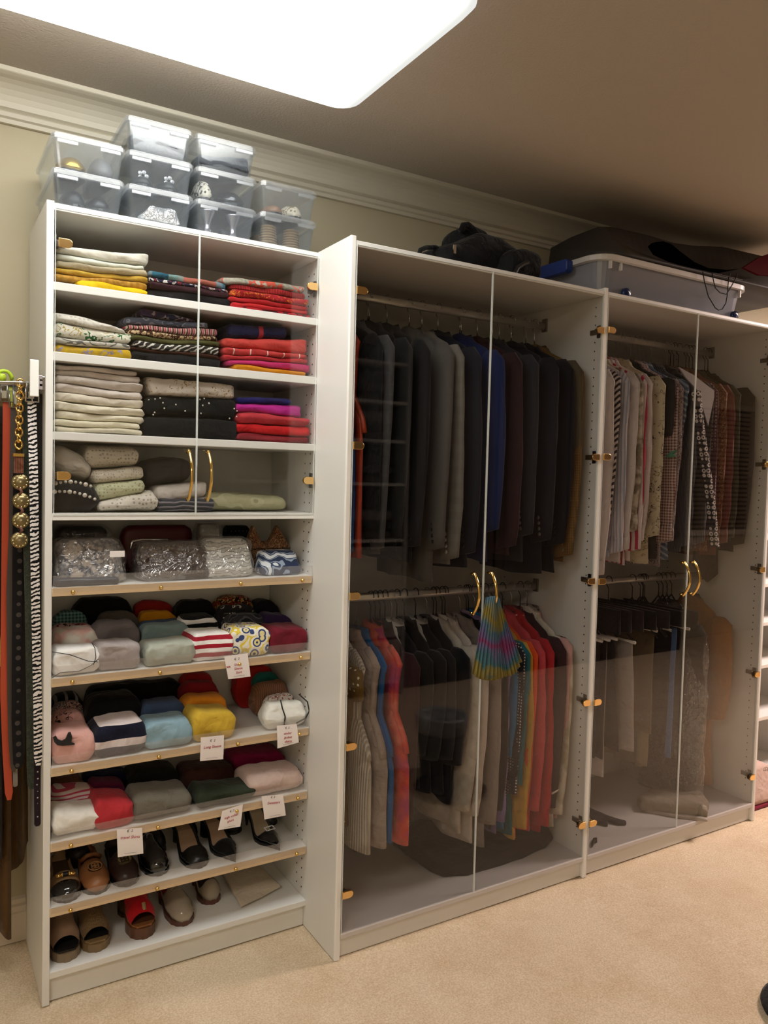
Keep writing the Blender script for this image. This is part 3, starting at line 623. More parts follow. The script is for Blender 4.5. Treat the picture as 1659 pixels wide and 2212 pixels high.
roll(A8, 192, 272, 1680, 1680, .15, .07, cl('plain', '6a1d48'), n_, 'plum magenta folded shirt behind the coral red one', ct, g8)
roll(A8, 184, 280, 1664, 1660, .24, .08, cl('plain', '101c4a'), n_, 'dark blue folded shirt at the back', ct, g8)
roll(A8, 282, 388, 1650, 1644, .17, .10, cl('plain', '1c1d16'), n_, 'dark olive rolled shirt behind the heather one', ct, g8)
roll(A8, 396, 508, 1646, 1640, .13, .11, cl('plain', '3c1d14'), n_, 'rust brown rolled shirt behind the dark green one', ct, g8)
roll(A8, 504, 616, 1616, 1608, .17, .12, cl('plain', '8a0f46'), n_, 'magenta rolled shirt behind the pale pink one', ct, g8)
def cordline(label_part, parent_lbl, pxs, y, r, mat, nm):
    p = [o for o in C.objects if parent_lbl in o.get('label', '')][0]
    mm = MB(); mm.tube([tuple(at(a, b, y)) for a, b in pxs], r, 6); link(nm, mm, mat, p, smooth=True)
BLK = plain('141416', .6)
cordline('', 'thin black crossing lines', [(113, 1408), (150, 1414), (190, 1428), (212, 1430)], .006, .0011, BLK, 'piping')
cordline('', 'thin black crossing lines', [(198, 1388), (205, 1400), (207, 1420), (202, 1436)], .006, .0011, BLK, 'piping')
cordline('', 'thin black crossing lines', [(212, 1424), (196, 1438), (170, 1450), (130, 1453), (112, 1465)], .006, .0011, BLK, 'piping')
cordline('', 'white folded shirt with black piping', [(606, 1512), (610, 1530), (616, 1548), (614, 1566)], .006, .0022, BLK, 'piping')
cordline('', 'white folded shirt with black piping', [(646, 1500), (664, 1516), (668, 1536), (660, 1552), (640, 1562)], .006, .0022, BLK, 'piping')
# bird on the pink shirt
bp = [(115, 1594), (121, 1590), (126, 1598), (134, 1601), (142, 1597), (148, 1583), (153, 1582), (156, 1592), (154, 1604), (162, 1607), (160, 1609), (150, 1610), (136, 1611), (124, 1610), (118, 1604)]
pk = [o for o in C.objects if 'black bird print' in o.get('label', '')][0]
mm = MB(); f_ = [tuple(at(a, b, .006)) for a, b in bp]; mm.rings([f_, [(p[0], p[1]+.006, p[2]) for p in f_]]); link('bird_print', mm, BLK, pk)
# ---------------------------------------------------------------- paper notes
def text(s, size, mat, parent, loc, name='lettering', rz=0, rx=math.pi/2, shear=.15, thick=.0002, rot=None):
    c = bpy.data.curves.new(name, 'FONT'); c.body = s; c.size = size; c.shear = shear; c.extrude = thick; c.align_x = 'CENTER'; c.resolution_u = 2
    t = bpy.data.objects.new('tmp', c); me = bpy.data.meshes.new_from_object(t); me.materials.clear(); me.materials.append(mat)
    bpy.data.objects.remove(t)
    o = bpy.data.objects.new(name, me); po = parent.get('_o', (0, 0, 0)); o['_o'] = tuple(po); o.parent = parent
    o.location = (loc[0]-po[0], loc[1]-po[1], loc[2]-po[2]); o.rotation_euler = rot or (rx, rz, 0); C.objects.link(o); return o
PAPER = plain('e9dfda', .7); RED = plain('b01c38', .6); GREYI = plain('6a5f64', .6)
def note(label, q, lines, tilt=0):
    """q: photo corners tl,tr,br,bl on the plane just in front of the guard"""
    y0 = -.0075; P = [at(a, b, y0) for a, b in q]; mm = MB(); rs = []; n = 10
    for k in range(n+1):
        t = k/n; yy = y0-.004*math.sin(t*2.4)-.006*t*t; l = P[0].lerp(P[3], t); r = P[1].lerp(P[2], t)
        rs.append([(l.x, yy, l.z), (r.x, yy, r.z), (r.x, yy+.0006, r.z), (l.x, yy+.0006, l.z)])
    mm.rings(rs); o = link('paper_note', mm, PAPER, smooth=False); tag(o, label, 'note', 'handwritten shelf notes')
    cx = (P[0]+P[1]+P[2]+P[3])/4; wd = (P[1]-P[0]).length; hgt = (P[0]-P[3]).length; ang = math.atan2(P[1].z-P[0].z, P[1].x-P[0].x)
    for s, v, sz, mt in lines:
        yy = y0-.004*math.sin(v*2.4)-.006*v*v-.0007; b = P[0].lerp(P[1], .5).lerp(P[3].lerp(P[2], .5), v)
        text(s, sz, mt, o, (b.x, yy, b.z), rot=(math.pi/2, -ang, 0))
    b0 = P[0].lerp(P[3], .9); b1 = P[1].lerp(P[2], .9); m2 = MB(); a = b0.lerp(b1, .25); c = b0.lerp(b1, .75); m2.tube([(a.x, y0-.0095, a.z), (c.x, y0-.0095, c.z)], .0004, 4); link('printed_line', m2, GREYI, o)
    return o
nt1 = note('white note reading short sleeve shirt with a red scribble', [(484, 1418), (535, 1411), (539, 1460), (491, 1466)], [('€  2', .22, .010, GREYI), ('Short', .46, .0105, RED), ('Sleeve', .63, .0105, RED), ('Shirt', .80, .0105, RED)])
mm = MB(); a = at(490, 1441, -.0135); mm.tube([(a.x+.0022*i, -.0135, a.z+.0018*(-1)**i) for i in range(6)], .0012, 5); link('scribble', mm, RED, nt1)
note('white note reading long sleeve', [(434, 1593), (484, 1588), (480, 1638), (430, 1642)], [('€  2', .22, .010, GREYI), ('Long Sleeve', .48, .0115, RED)])
note('small white note reading under jacket shirts', [(598, 1568), (641, 1564), (643, 1602), (597, 1615)], [('€  2', .18, .009, GREYI), ('under', .45, .0115, RED), ('jacket', .65, .0115, RED), ('shirts', .85, .0115, RED)])
note('white note reading travel shirts over the tan flats', [(252, 1792), (307, 1788), (308, 1841), (253, 1849)], [('€  2', .12, .010, GREYI), ('travel Shirts', .36, .0115, RED)])
note('curled white note reading high collar shirt', [(480, 1752), (525, 1737), (517, 1783), (469, 1791)], [('€  2', .2, .009, GREYI), ('high collar', .46, .0105, RED), ('shirt', .68, .0115, RED)])
note('white note reading sweaters under the pale pink roll', [(565, 1720), (611, 1716), (615, 1759), (569, 1768)], [('€  2', .12, .009, GREYI), ('Sweaters', .38, .0120, RED)])
# ---------------------------------------------------------------- shoes
def interp(tab, s):
    for (a, b), (c, d) in zip(tab, tab[1:]):
        if s <= c: t = (s-a)/(c-a) if c > a else 0; t = t*t*(3-2*t); return b+(d-b)*t
    return tab[-1][1]
WT = {'round': [(0, .30), (.04, .62), (.12, .88), (.28, 1), (.5, .84), (.72, .70), (.92, .68), (1, .40)],
      'point': [(0, .03), (.06, .20), (.16, .50), (.30, .90), (.42, .95), (.6, .74), (.8, .66), (.93, .62), (1, .36)]}
def shoe(name, label, tip, z, mat, L=.24, w_=.04, toe='round', hh=.01, plat=.006, open_=.36, toe_h=.034, sole=None, insole='c9a98c', heel='block', yaw=0, group='shoes', boot=0, peep=0, strap=None, lining='15110f', cat='shoe'):
    """tip = photo pixel of the toe on the shelf (or world x,y)"""
    if tip[0] > 5: p = at(tip[0], tip[1], z, 2); ox, oy = p[0], p[1]
    else: ox, oy = tip
    ox = max(ox, w_+.004)
    cy, sy = math.cos(yaw), math.sin(yaw)
    def X(q): return (ox+q[0]*cy-q[1]*sy, oy+q[0]*sy+q[1]*cy, z+q[2])
    wt = WT[toe]
    def bz(s): return plat+(max(0, hh-plat))*interp([(0, .0), (.38, 0), (.72, .85), (1, 1)], s)
    def tz(s):
        if boot: return interp([(0, toe_h*.7), (.1, toe_h), (.3, toe_h*1.5), (.48, boot*.75), (.62, boot), (1, boot)], s)
        return interp([(0, toe_h*.55), (.08, toe_h*.9), (.25, toe_h*1.15), (.4, toe_h*1.25), (.6, toe_h*1.1), (.85, .045), (1, .05)], s)
    t = thing(name, label, cat, X((0, L/2, 0)), group)
    s0 = .10 if peep else 0; n = 26; mm = MB(); rs = []
    for i in range(n+1):
        s = s0+(1-s0)*i/n; W_ = w_*interp(wt, s); b = bz(s)+.002; h_ = tz(s); d = 0 if boot else interp([(0, 0), (open_-.02, 0), (open_+.05, 1), (1, 1)], s)
        if i == 0 and peep: h_ *= .95
        if s > .95: d *= max(0, (1-s)/.05)
        ring = [(-W_*.86, b), (-W_*1.0, b+.35*h_)]
        for j in range(11):
            x = -1+.2*j; dome = b+h_*max(.0, 1-abs(x)**2.6*.55); zz = dome
            if abs(x) < .85: zz = dome+(b+.006-dome)*d
            ring.append((W_*x*(.93 if d > .5 and abs(x) > .9 else .96), zz))
        ring += [(W_*1.0, b+.35*h_), (W_*.86, b)]
        rs.append([X((q, s*L, r)) for q, r in ring])
    mm.rings(rs, cap0=not peep); link('upper', mm, mat, t, smooth=True)
    mm = MB(); rs = []
    for i in range(n+1):
        s = (i/n)**1.7; W_ = w_*interp(wt, s)*1.02*(.55+.45*min(1, s/.03)**.5 if toe == 'round' else 1); b = bz(s); lo = 0 if s < .42 else b-.005
        lo = min(lo, b-.004) if s < .42 else lo
        rs.append([X((-W_, s*L-(.002 if i == 0 else 0), lo)), X((W_, s*L-(.002 if i == 0 else 0), lo)), X((W_, s*L, b+.003)), X((-W_, s*L, b+.003))])
    mm.rings(rs); link('sole', mm, sole or BLACKP, t, smooth=False)
    if peep or not boot:
        mm = MB(); rs = []; a_, e_ = (.03, .5) if peep else (open_-.03, .96)
        for i in range(13):
            s = a_+(e_-a_)*i/12; W_ = w_*interp(wt, s)*(.9 if peep else .80); rs.append([X((-W_, s*L, bz(s)+.0035)), X((W_, s*L, bz(s)+.0035)), X((W_, s*L, bz(s)+.0088)), X((-W_, s*L, bz(s)+.0088))])
        mm.rings(rs); link('insole', mm, plain(insole, .6), t)
    if peep:
        mm = MB(); rs = []
        for s in (s0+.01, s0+.12, s0+.3):
            W_ = w_*interp(wt, s)*.9; b = bz(s)+.009; rs.append([X((W_*math.cos(a*math.pi/8), s*L, b+tz(s)*.8*math.sin(a*math.pi/8))) for a in range(9)])
        mm.rings(rs, cap0=False); link('lining', mm, plain(lining, .7), t)
    if hh > .015:
        mm = MB(); r = .024 if heel == 'block' else (.022 if heel == 'cone' else .008)
        r0 = {'block': .024, 'cone': .012, 'stiletto': .004}[heel]
        rs = []
        for k in range(5):
            q = k/4; rr = r0+(max(r, .02)-r0)*q**1.5; zz = (hh-.004)*q
            rs.append([X((rr*math.cos(a*math.pi/6), L*(.90)-rr*.2+rr*math.sin(a*math.pi/6), zz)) for a in range(12)])
        mm.rings(rs); link('heel', mm, sole if heel != 'stiletto' else BLACKP, t, smooth=True) if sole else link('heel', mm, mat, t, smooth=True)
    t['_x'] = [*X((0, 0, 0))]
    return t, X
PAT = lambda h: plain(h, .12, 0, .8, coat=.6)
LEA = lambda h: plain(h, .42, bump=.1, bscale=150)
SU = lambda h: cloth('plain', h, weave=.15)
Z9, Z10 = .273, .092
gs1, gs2 = 'shoes on the lower lipped shelf', 'shoes on the bottom shelf'
t, X = shoe('flat_shoe', 'beige flat shoe with black patent toe cap and gold bow', (146, 1950), Z9, LEA('a88a68'), L=.24, w_=.041, group=gs1, insole='5a4636', yaw=-.05, lining='1a1512', open_=.40)
mm = MB(); rs = []
for i in range(8):
    s = -.012+.19*i/7; W_ = .0425*interp(WT['round'], max(0, s)); hh_ = .034*interp([(0, .55), (.08, .9), (.25, 1.15)], max(0, s)); rs.append([X((W_*1.05*math.cos(a*math.pi/10), s*.24, .0085+hh_*(max(.0, 1-abs(math.cos(a*math.pi/10))**2.6*.55) if 0 < a < 10 else -.1)+.0022)) for a in range(11)])
mm.rings(rs); link('toe_cap', mm, PAT('0b0b0c'), t, smooth=True)
for sx in (-1, 1):
    mm = MB(); mm.tube([X((sx*.010, .056, .056)), X((sx*.026, .056, .053))], .006, 8); mm.tube([X((sx*.008, .056, .056)), X((sx*.012, .056, .056))], .0085, 8); link('gold_bow', mm, GOLD, t, smooth=True)
mm = MB(); mm.tube([X((-.01, .056, .0565)), X((.01, .056, .0565))], .0065, 8); link('bow_centre', mm, BLACKP, t)
shoe('flat_shoe', 'heel end of the beige and black flat, turned away behind its mate', (.112, .20), Z9, plain('15120f', .4), L=.13, w_=.036, group=gs1, insole='8a6b4c', yaw=0, toe_h=.05)
def medal(t, X, disc, rim, sz=.019, y=.058, z=.0555):
    mm = MB(); c = X((.0, y, z)); c = Vector(c); tilt = Matrix.Rotation(math.radians(16), 3, 'X')
    def P(a, b, d): return tuple(c+tilt @ Vector((a, b, d)))
    mm.rings([[P(sz*math.cos(k*math.pi/12), sz*.86*math.sin(k*math.pi/12), d) for k in range(24)] for d in (-.006, .002)]); e = link('emblem', mm, disc, t)
    mm = MB()
    for k in range(24):
        pass
    mm.tube([P(sz*math.cos(k*math.pi/12), sz*.86*math.sin(k*math.pi/12), .002) for k in range(25)], .0013, 6)
    u = sz*.15
    for sgn in (1, -1):   # two T shapes back to back in a cross
        for a, b in (((-.55*sz, .42*sz), (.55*sz, .42*sz+u)), ((-u*.7, .06*sz), (u*.7, .45*sz))):
            q = [(a[0], sgn*a[1]), (b[0], sgn*a[1]), (b[0], sgn*b[1]), (a[0], sgn*b[1])]
            mm.rings([[P(s_, r_, d) for s_, r_ in q] for d in (.002, .004)])
            q = [(r_, s_) for s_, r_ in q]; mm.rings([[P(s_, r_, d) for s_, r_ in q] for d in (.002, .004)])
    link('emblem_relief', mm, rim, e)
t, X = shoe('flat_shoe', 'tan leather flat with dark medallion and tan cross emblem', (212, 1932), Z9, LEA('8e5c36'), L=.25, w_=.042, group=gs1, insole='3a2016', open_=.50, toe_h=.038, yaw=-.03)
medal(t, X, plain('2a1710', .3), plain('b98a5a', .3, .6))
mm = MB(); mm.tube([X((-.03, .13, .045)), X((-.012, .125, .060)), X((.008, .128, .060)), X((.028, .135, .045))], .007, 8); link('strap', mm, LEA('8e5c36'), t, smooth=True)
t, X = shoe('flat_shoe', 'dark brown leather flat with a large brass cross medallion', (277, 1915), Z9, LEA('2b1713'), L=.25, w_=.042, group=gs1, insole='120c0a', open_=.50, toe_h=.040, yaw=-.03)
medal(t, X, plain('b3a26a', .25, .9), plain('2a1a12', .4), sz=.021)
t, X = shoe('dress_shoe', 'black patent shoe with silver letters on its tongue', (345, 1892), Z9, PAT('09090a'), L=.25, w_=.041, group=gs1, insole='0d0d0e', open_=.62, toe_h=.045, hh=.03)
text('AGL', .022, plain('8f8f8f', .4), t, X((-.012, .115, .080)), rot=(math.radians(60), 0, math.radians(-100)), shear=0)
shoe('dress_shoe', 'heel of a black shoe standing behind the patent one', (.342, .17), Z9, plain('0b0b0d', .35), L=.15, w_=.034, group=gs1, hh=.05, toe_h=.05)
shoe('pump', 'black pump with rounded toe and beige insole', (432, 1876), Z9, plain('0a0a0b', .35), L=.24, w_=.041, group=gs1, insole='a88a72', open_=.30, hh=.055, toe_h=.032, yaw=.0)
shoe('pump', 'black block-heeled pump turned away behind the round-toed one', (.455, .20), Z9, plain('0a0a0b', .4), L=.14, w_=.034, group=gs1, hh=.06, insole='0c0c0c', toe_h=.05)
shoe('pump', 'black suede pump with a sharply pointed toe', (508, 1862), Z9, SU('0b0b0c'), L=.25, w_=.040, toe='point', group=gs1, insole='a88a72', open_=.36, hh=.06, toe_h=.028, yaw=.08)
shoe('pump', 'black block heel of the pointed suede pair', (.605, .19), Z9, plain('0a0a0b', .4), L=.14, w_=.034, group=gs1, hh=.07, insole='a88a72', toe_h=.04)
t, X = shoe('pump', 'black patent pointed pump with square crystal buckle', (604, 1837), Z9, PAT('09090a'), L=.25, w_=.038, toe='point', group=gs1, insole='a3937c', open_=.34, hh=.08, toe_h=.026, heel='stiletto', yaw=.12)
for i in range(7):
    for j in range(5):
        if i in (0, 6) or j in (0, 4):
            mm = MB(); c = X((-.015+.005*i, .058+.0045*j, .046+.0008*j)); mm.lathe(c, [(0, -.001), (.0024, 0), (.0016, .0022), (0, .0026)], 6); link('crystal', mm, plain('e8e8ee', .08, .4), t)
shoe('pump', 'thin-heeled black patent pump behind the crystal buckle one', (.735, .19), Z9, PAT('0b0b0c'), L=.13, w_=.034, group=gs1, hh=.075, heel='stiletto', toe_h=.04)
# bottom shelf
shoe('peep_toe_boot', 'taupe suede peep-toe ankle boot at the far left', (146, 2078), Z10, SU('927660'), L=.23, w_=.042, group=gs2, peep=1, plat=.022, hh=.07, boot=.09, toe_h=.042, sole=LEA('7d6a52'), insole='1a1613', cat='boot')
shoe('peep_toe_boot', 'olive brown perforated peep-toe ankle boot', (212, 2056), Z10, cloth('dots', '5c4a30', '775f40', s=.006, stops=[0, .25], weave=.1), L=.23, w_=.042, group=gs2, peep=1, plat=.02, hh=.07, boot=.09, toe_h=.042, sole=LEA('7a6242'), insole='8a7350', heel='cone', cat='boot')
shoe('peep_toe_boot', 'tapered wooden heel of the perforated boot mate', (.262, .17), Z10, LEA('5a4228'), L=.14, w_=.034, group=gs2, hh=.085, sole=LEA('55371f'), heel='cone', toe_h=.04, cat='boot')
t, X = shoe('sandal', 'red suede open-toe sandal on a brown wooden platform', (313, 2028), Z10, SU('b00d17'), L=.22, w_=.042, group=gs2, peep=1, plat=.030, hh=.09, boot=.08, toe_h=.040, sole=plain('5a3418', .3), insole='8a5a30', lining='5a3016', heel='cone')
mm = MB(); mm.tube([X((.006, .03, .072)), X((.006, .045, .088))], .0055, 4); link('metal_clasp', mm, plain('cdb48a', .25, .8), t)
shoe('sandal', 'brown tapered heel of the red sandal mate', (.392, .17), Z10, plain('7a1418', .6), L=.14, w_=.034, group=gs2, hh=.085, sole=LEA('4d2c16'), heel='cone', toe_h=.04)
t, X = shoe('lace_up_shoe', 'light grey patent lace-up shoe with brown sole', (400, 2000), Z10, plain('9c9080', .18, coat=.5), L=.26, w_=.042, group=gs2, insole='5a4a40', open_=.52, toe_h=.042, sole=plain('5a3428', .4), plat=.012, hh=.02)
for k in range(3):
    mm = MB(); y = .095+.018*k; mm.tube([X((-.014, y, .062+.002*k)), X((0, y+.004, .067+.002*k)), X((.014, y, .062+.002*k))], .0025, 6); link('lace', mm, plain('958975', .6), t, smooth=True)
shoe('lace_up_shoe', 'grey patent lace-up mate seen from the heel', (.508, .12), Z10, plain('9c9080', .18, coat=.5), L=.17, w_=.036, group=gs2, insole='2a1a14', toe_h=.055, sole=plain('5a3428', .4), plat=.012, hh=.03, open_=.2)
# cloth pouch on the bottom shelf
P = [at(478, 1885, Z10+.01, 2), at(520, 1962, Z10+.01, 2), at(608, 1915, Z10+.012, 2), at(560, 1862, Z10+.02, 2)]
mm = MB(); rs = []
for i in range(13):
    u = i/12; a = P[0].lerp(P[1], u); b = P[3].lerp(P[2], u); e = math.sin(math.pi*min(1, max(0, u)))**.5; ring = []
    for j in range(16):
        an = 2*math.pi*j/16; v = .5-.5*math.cos(an); q = a.lerp(b, v); q.z = Z10+.012+.010*e*math.sin(an)+.006*nz(u*4, v*3, 2); ring.append((q.x, min(q.y, BK-.01), max(q.z, Z10+.001)))
    rs.append(ring)
mm.rings(rs); tag(link('dust_bag', mm, cloth('plain', 'cdbfaa'), smooth=True), 'beige cotton dust pouch lying at the right of the bottom shelf', 'pouch')

# ---------------------------------------------------------------- handbags in clear wrap, shelf under the doors
Z5 = LIP[0]
def slab(x0, x1, z0, z1, y0, y1, taper=.1, seed=0, r=.5, lump=.004, lean=0):
    mm = MB(); rs = []; n = 14; rz_, = (r,)
    for i in range(n+1):
        t = i/n; z = z0+(z1-z0)*t; k = 1-taper*t; e = (1-abs(2*t-1)**6)**.5*.2+.8; xc, yc = (x0+x1)/2, (y0+y1)/2+lean*t; ring = []
        for j in range(24):
            a = 2*math.pi*j/24; x = xc+(x1-x0)/2*k*e*sup(math.cos(a), .35); y = yc+(y1-y0)/2*(1-.35*t)*e*sup(math.sin(a), .6)
            ring.append((x+lump*nz(x*20+seed, z*25, y*20), y+lump*nz(x*20, z*25+seed, y*20), z))
        rs.append(ring)
    mm.rings(rs); return mm
def bag(label, xl, xr, yt, yb, mat, y0=.02, dep=.10, wrap=True, name='handbag', cat='handbag', taper=.12, lean=.03, group='handbags on the shelf below the glass doors'):
    x0, x1 = at(xl, (yt+yb)/2, y0)[0], at(xr, (yt+yb)/2, y0)[0]; x0 = max(x0, .006); x1 = min(x1, W1-.008)
    zt = min(at((xl+xr)/2, yt, y0+dep*.6)[2], 1.345); t = thing(name, label, cat, ((x0+x1)/2, y0+dep/2, Z5), group)
    link('body', slab(x0+.006, x1-.006, Z5+.002, zt, y0+.006, y0+dep-.006, taper, xl, lean=lean), mat, t, smooth=True)
    if wrap: link('plastic_wrap', slab(x0, x1, Z5+.001, zt+.006, y0-.002, y0+dep+.004, taper*.8, xl+3, lump=.016, lean=lean), WRAP, t, smooth=True)
    return t, (x0, x1, zt)
t, q = bag('blue-grey sequinned evening bag in clear plastic with a price tag', 114, 284, 1166, 1272, cl('blotch', '6a7488', '8f8780', '4a4e58', 'a59a90', s=.03), dep=.13)
link('price_tag', bx((at(236, 1196, .02)[0], .012, at(240, 1203, .02)[2]), (at(268, 1196, .02)[0], .0135, at(240, 1190, .02)[2])), plain('e8e2e0', .6), t)
P = at(115, 1262, .01); fold('document_case', 'flat navy case lying under the sequinned bag in plastic', 'case', plain('252a3a', .4), .006, at(258, 1250, .02)[0], (Z5+.0, Z5+.0), (Z5+.022, Z5+.022), .008, .15)
t, q = bag('dark brown studded bag in clear plastic with silver clasp frame', 298, 476, 1172, 1260, cl('dots', 'b09a84', '33231d', s=.012, stops=[0, .12]), dep=.13)
mm = MB(); za = q[2]+.006; mm.tube([(q[0]-.004, .10, za-.02), (q[0]+.002, .10, za), (q[0]+.03, .105, za+.004), (q[0]+.11, .11, za+.002)], .0035, 8); link('clasp_frame', mm, CHROME, t, smooth=True)
t, q = bag('grey zigzag-pattern bag in clear plastic', 442, 562, 1164, 1252, cl('zebra', 'aaa79f', '7c7a74', 'c4c1b8', s=.02), dep=.12)
bag('blue and white paisley fabric pouch at the right end', 564, 668, 1189, 1249, cl('swirl', 'd4dae0', '3a4762', '8f9db2', '2a3550', s=.03, dist=.02), wrap=False, name='fabric_pouch', cat='pouch', dep=.10, taper=.2)
t, q = bag('copper sequinned bag with a pointed V-shaped top', 530, 634, 1170, 1225, cl('floral', '5a3524', '8a5a3c', '2e1a14', 'b08a60', s=.008), y0=.14, dep=.07, wrap=False, taper=.05)
for sx, (a, b, c) in enumerate(((0, .45, .05), (.45, 1, .95))):
    x0, x1 = q[0]+(q[1]-q[0])*a, q[0]+(q[1]-q[0])*b; xm = q[0]+(q[1]-q[0])*(.22 if sx == 0 else .72); mm = MB(); mm.prism([(x0+.008, q[2]-.02), (x1, q[2]-.02), (xm, min(q[2]+.055, 1.34))], .165, .19); link('pointed_flap', mm, cl('floral', '5a3524', '8a5a3c', '2e1a14', 'b08a60', s=.008), t)
bag('dark red flat box bag with pale edge at the back', 262, 428, 1134, 1165, plain('5a141a', .4), y0=.22, dep=.10, wrap=False, name='clutch_box', cat='clutch', lean=0, taper=.02)
bag('black bag in clear plastic at the back left', 120, 250, 1138, 1165, plain('1a1a1a', .4), y0=.20, dep=.12, taper=.05)
bag('pale grey bag wrapped in clear plastic at the back centre', 432, 492, 1132, 1165, plain('8a8880', .5), y0=.16, dep=.08)
bag('black beaded bag at the back behind the copper one', 492, 560, 1136, 1165, cl('dots', '8a8078', '0c0b0b', s=.014, stops=[0, .12]), y0=.23, dep=.09, wrap=False)

# ---------------------------------------------------------------- stacked clear shoe boxes
def sbox(label, xc, z, y0=.004, w_=.192, h_=.0925, dep=.325):
    t = thing('storage_box', label, 'storage box', (xc, y0+dep/2, z), 'clear shoe boxes stacked on the shelf cabinet')
    def rr(hx, hy, zz, r): return [(xc+a, y0+dep/2+b, zz) for a, b in rrect(-hx, hx, -hy, hy, r, 3)]
    hx, hy = w_/2-.004, dep/2-.004
    mm = MB(); mm.rings([rr(hx-.010, hy-.010, z+.001, .012), rr(hx-.001, hy-.001, z+h_-.014, .012), rr(hx-.004, hy-.004, z+h_-.014, .011), rr(hx-.0125, hy-.0125, z+.003, .011)], False, True); link('tub', mm, TUB, t)
    mm = MB(); mm.rings([rr(w_/2-.006, dep/2-.006, z+h_-.018, .014), rr(w_/2, dep/2, z+h_-.017, .016), rr(w_/2, dep/2, z+h_-.006, .016), rr(w_/2-.004, dep/2-.004, z+h_-.0035, .014)], False, False)
    l = link('lid', mm, LIDM, t)
    mm = MB(); mm.rings([rr(w_/2-.004, dep/2-.004, z+h_-.0035, .014), rr(w_/2-.004, dep/2-.004, z+h_-.0012, .014)]); link('lid_top', mm, LIDM, l)
    for sx in (-1, 1): link('clip', bx((xc+sx*.055-.026, y0-.0015, z+h_-.027), (xc+sx*.055+.026, y0+.003, z+h_-.019)), LIDM, t)
    return t
XB = [.088, .283, .480, .679]; gb = 'shoes kept inside the clear boxes'
ZR = [2.2005, 2.2935, 2.3865]
lab = {(0, 0): 'clear shoe box at the left end of the bottom row with black shoes', (0, 1): 'clear shoe box in the bottom row holding crumpled plastic, second from left', (0, 2): 'clear shoe box holding a pair of silver heels', (0, 3): 'clear shoe box holding rope-soled wedges, bottom right',
       (1, 0): 'clear shoe box holding a gold shoe, middle row left', (1, 1): 'clear shoe box holding black shoes with silver flowers', (1, 2): 'clear shoe box with a cream floral shoe and a black one', (1, 3): 'clear shoe box holding a brown and cream heel, top of the right pile',
       (2, 1): 'topmost clear shoe box on the left, holding dark grey shoes', (2, 2): 'topmost clear shoe box on the right, holding a sloping dark grey shoe'}
for (r_, c_), s in lab.items(): sbox(s, XB[c_]+(.0 if r_ < 2 else -.004), ZR[r_], y0=.004+.004*((r_*3+c_) % 3), h_=.0925)
def inbox(r_, c_, dx, name, label, mat, **k):
    k.setdefault('L', .22); k.setdefault('w_', .034); k.setdefault('toe_h', .03)
    return shoe(name, label, (XB[c_]+dx, .035), ZR[r_]+.004, mat, group=gb, **k)
inbox(0, 0, -.030, 'flat_shoe', 'black shoe in the bottom left box, left of the pair', plain('14161c', .4), toe_h=.045); inbox(0, 0, .036, 'flat_shoe', 'black shoe with small crystals in the bottom left box', plain('101218', .3), toe_h=.04)
t, X = inbox(0, 1, -.03, 'flat_shoe', 'black shoe in the box with crumpled plastic, left of the pair', plain('191a20', .4)); inbox(0, 1, .036, 'flat_shoe', 'black shoe in the box with crumpled plastic, right of the pair', plain('15161b', .4), toe_h=.05)
mm = slab(XB[1]-.06, XB[1]+.07, ZR[0]+.004, ZR[0]+.045, .018, .034, .35, 5, lump=.014); tag(link('plastic_bag', mm, sheet('crumpled_bag', (.9, .9, .9), .25, haze=.2, hz_col=(.9, .9, .9), rough=.1, bump=1), smooth=True), 'crumpled clear plastic bag inside a shoe box', 'plastic bag')
for sx, s in ((-.045, 'left'), (.035, 'right')):
    mm = MB(); mm.lathe((XB[2]+sx, .06, ZR[0]+.004), [(.016, 0), (.010, .02), (.010, .035), (.024, .066), (.024, .070)], 16); t = thing('heeled_shoe', 'silver high heel standing on its '+s+' side of the box', 'shoe', (XB[2]+sx, .12, ZR[0]+.004), gb); link('heel', mm, plain('b5b2b8', .25, .9), t, smooth=True)
    link('upper', slab(XB[2]+sx-.022, XB[2]+sx+.022, ZR[0]+.006, ZR[0]+.05, .09, .24, .2, sx), plain('8f8d92', .3, .8), t, smooth=True)
for sx, s in ((-.042, 'left'), (.036, 'right')):
    t = thing('wedge_shoe', s+'-hand rope-soled wedge shoe in the bottom right box', 'shoe', (XB[3]+sx, .1, ZR[0]+.004), gb)
    mm = MB(); 
    for k in range(8): mm.lathe((XB[3]+sx, .075, ZR[0]+.004+.0082*k), [(.026-.0008*k, 0), (.030-.0008*k, .002), (.030-.0008*k, .006), (.026-.0008*k, .0082)], 16)
    link('rope_sole', mm, cl('rib', 'b59a74', '8f7450', s=.004, ax='z'), t, smooth=True); link('upper', slab(XB[3]+sx-.028, XB[3]+sx+.028, ZR[0]+.01, ZR[0]+.06, .11, .25, .3, sx), plain('8a6a48', .6), t, smooth=True)
inbox(1, 0, -.035, 'heeled_shoe', 'gold mule lying in the middle row left box', plain('c4a24a', .25, .8), toe_h=.04, w_=.04); inbox(1, 0, .045, 'heeled_shoe', 'grey shoe beside the gold mule', plain('7a7876', .5), toe_h=.055)
for sx, s in ((-.040, 'left'), (.034, 'right')):
    t, X = inbox(1, 1, sx, 'flat_shoe', s+'-hand black shoe with silver flower trim', plain('16181c', .4))
    for k in range(5):
        mm = MB(); a = k*1.256; mm.lathe(X((.010*math.cos(a), .02, .038+.010*math.sin(a))), [(0, -.003), (.006, -.001), (.005, .002), (0, .003)], 8, 'y'); link('flower_petal', mm, plain('d8d8dc', .2, .5), t)
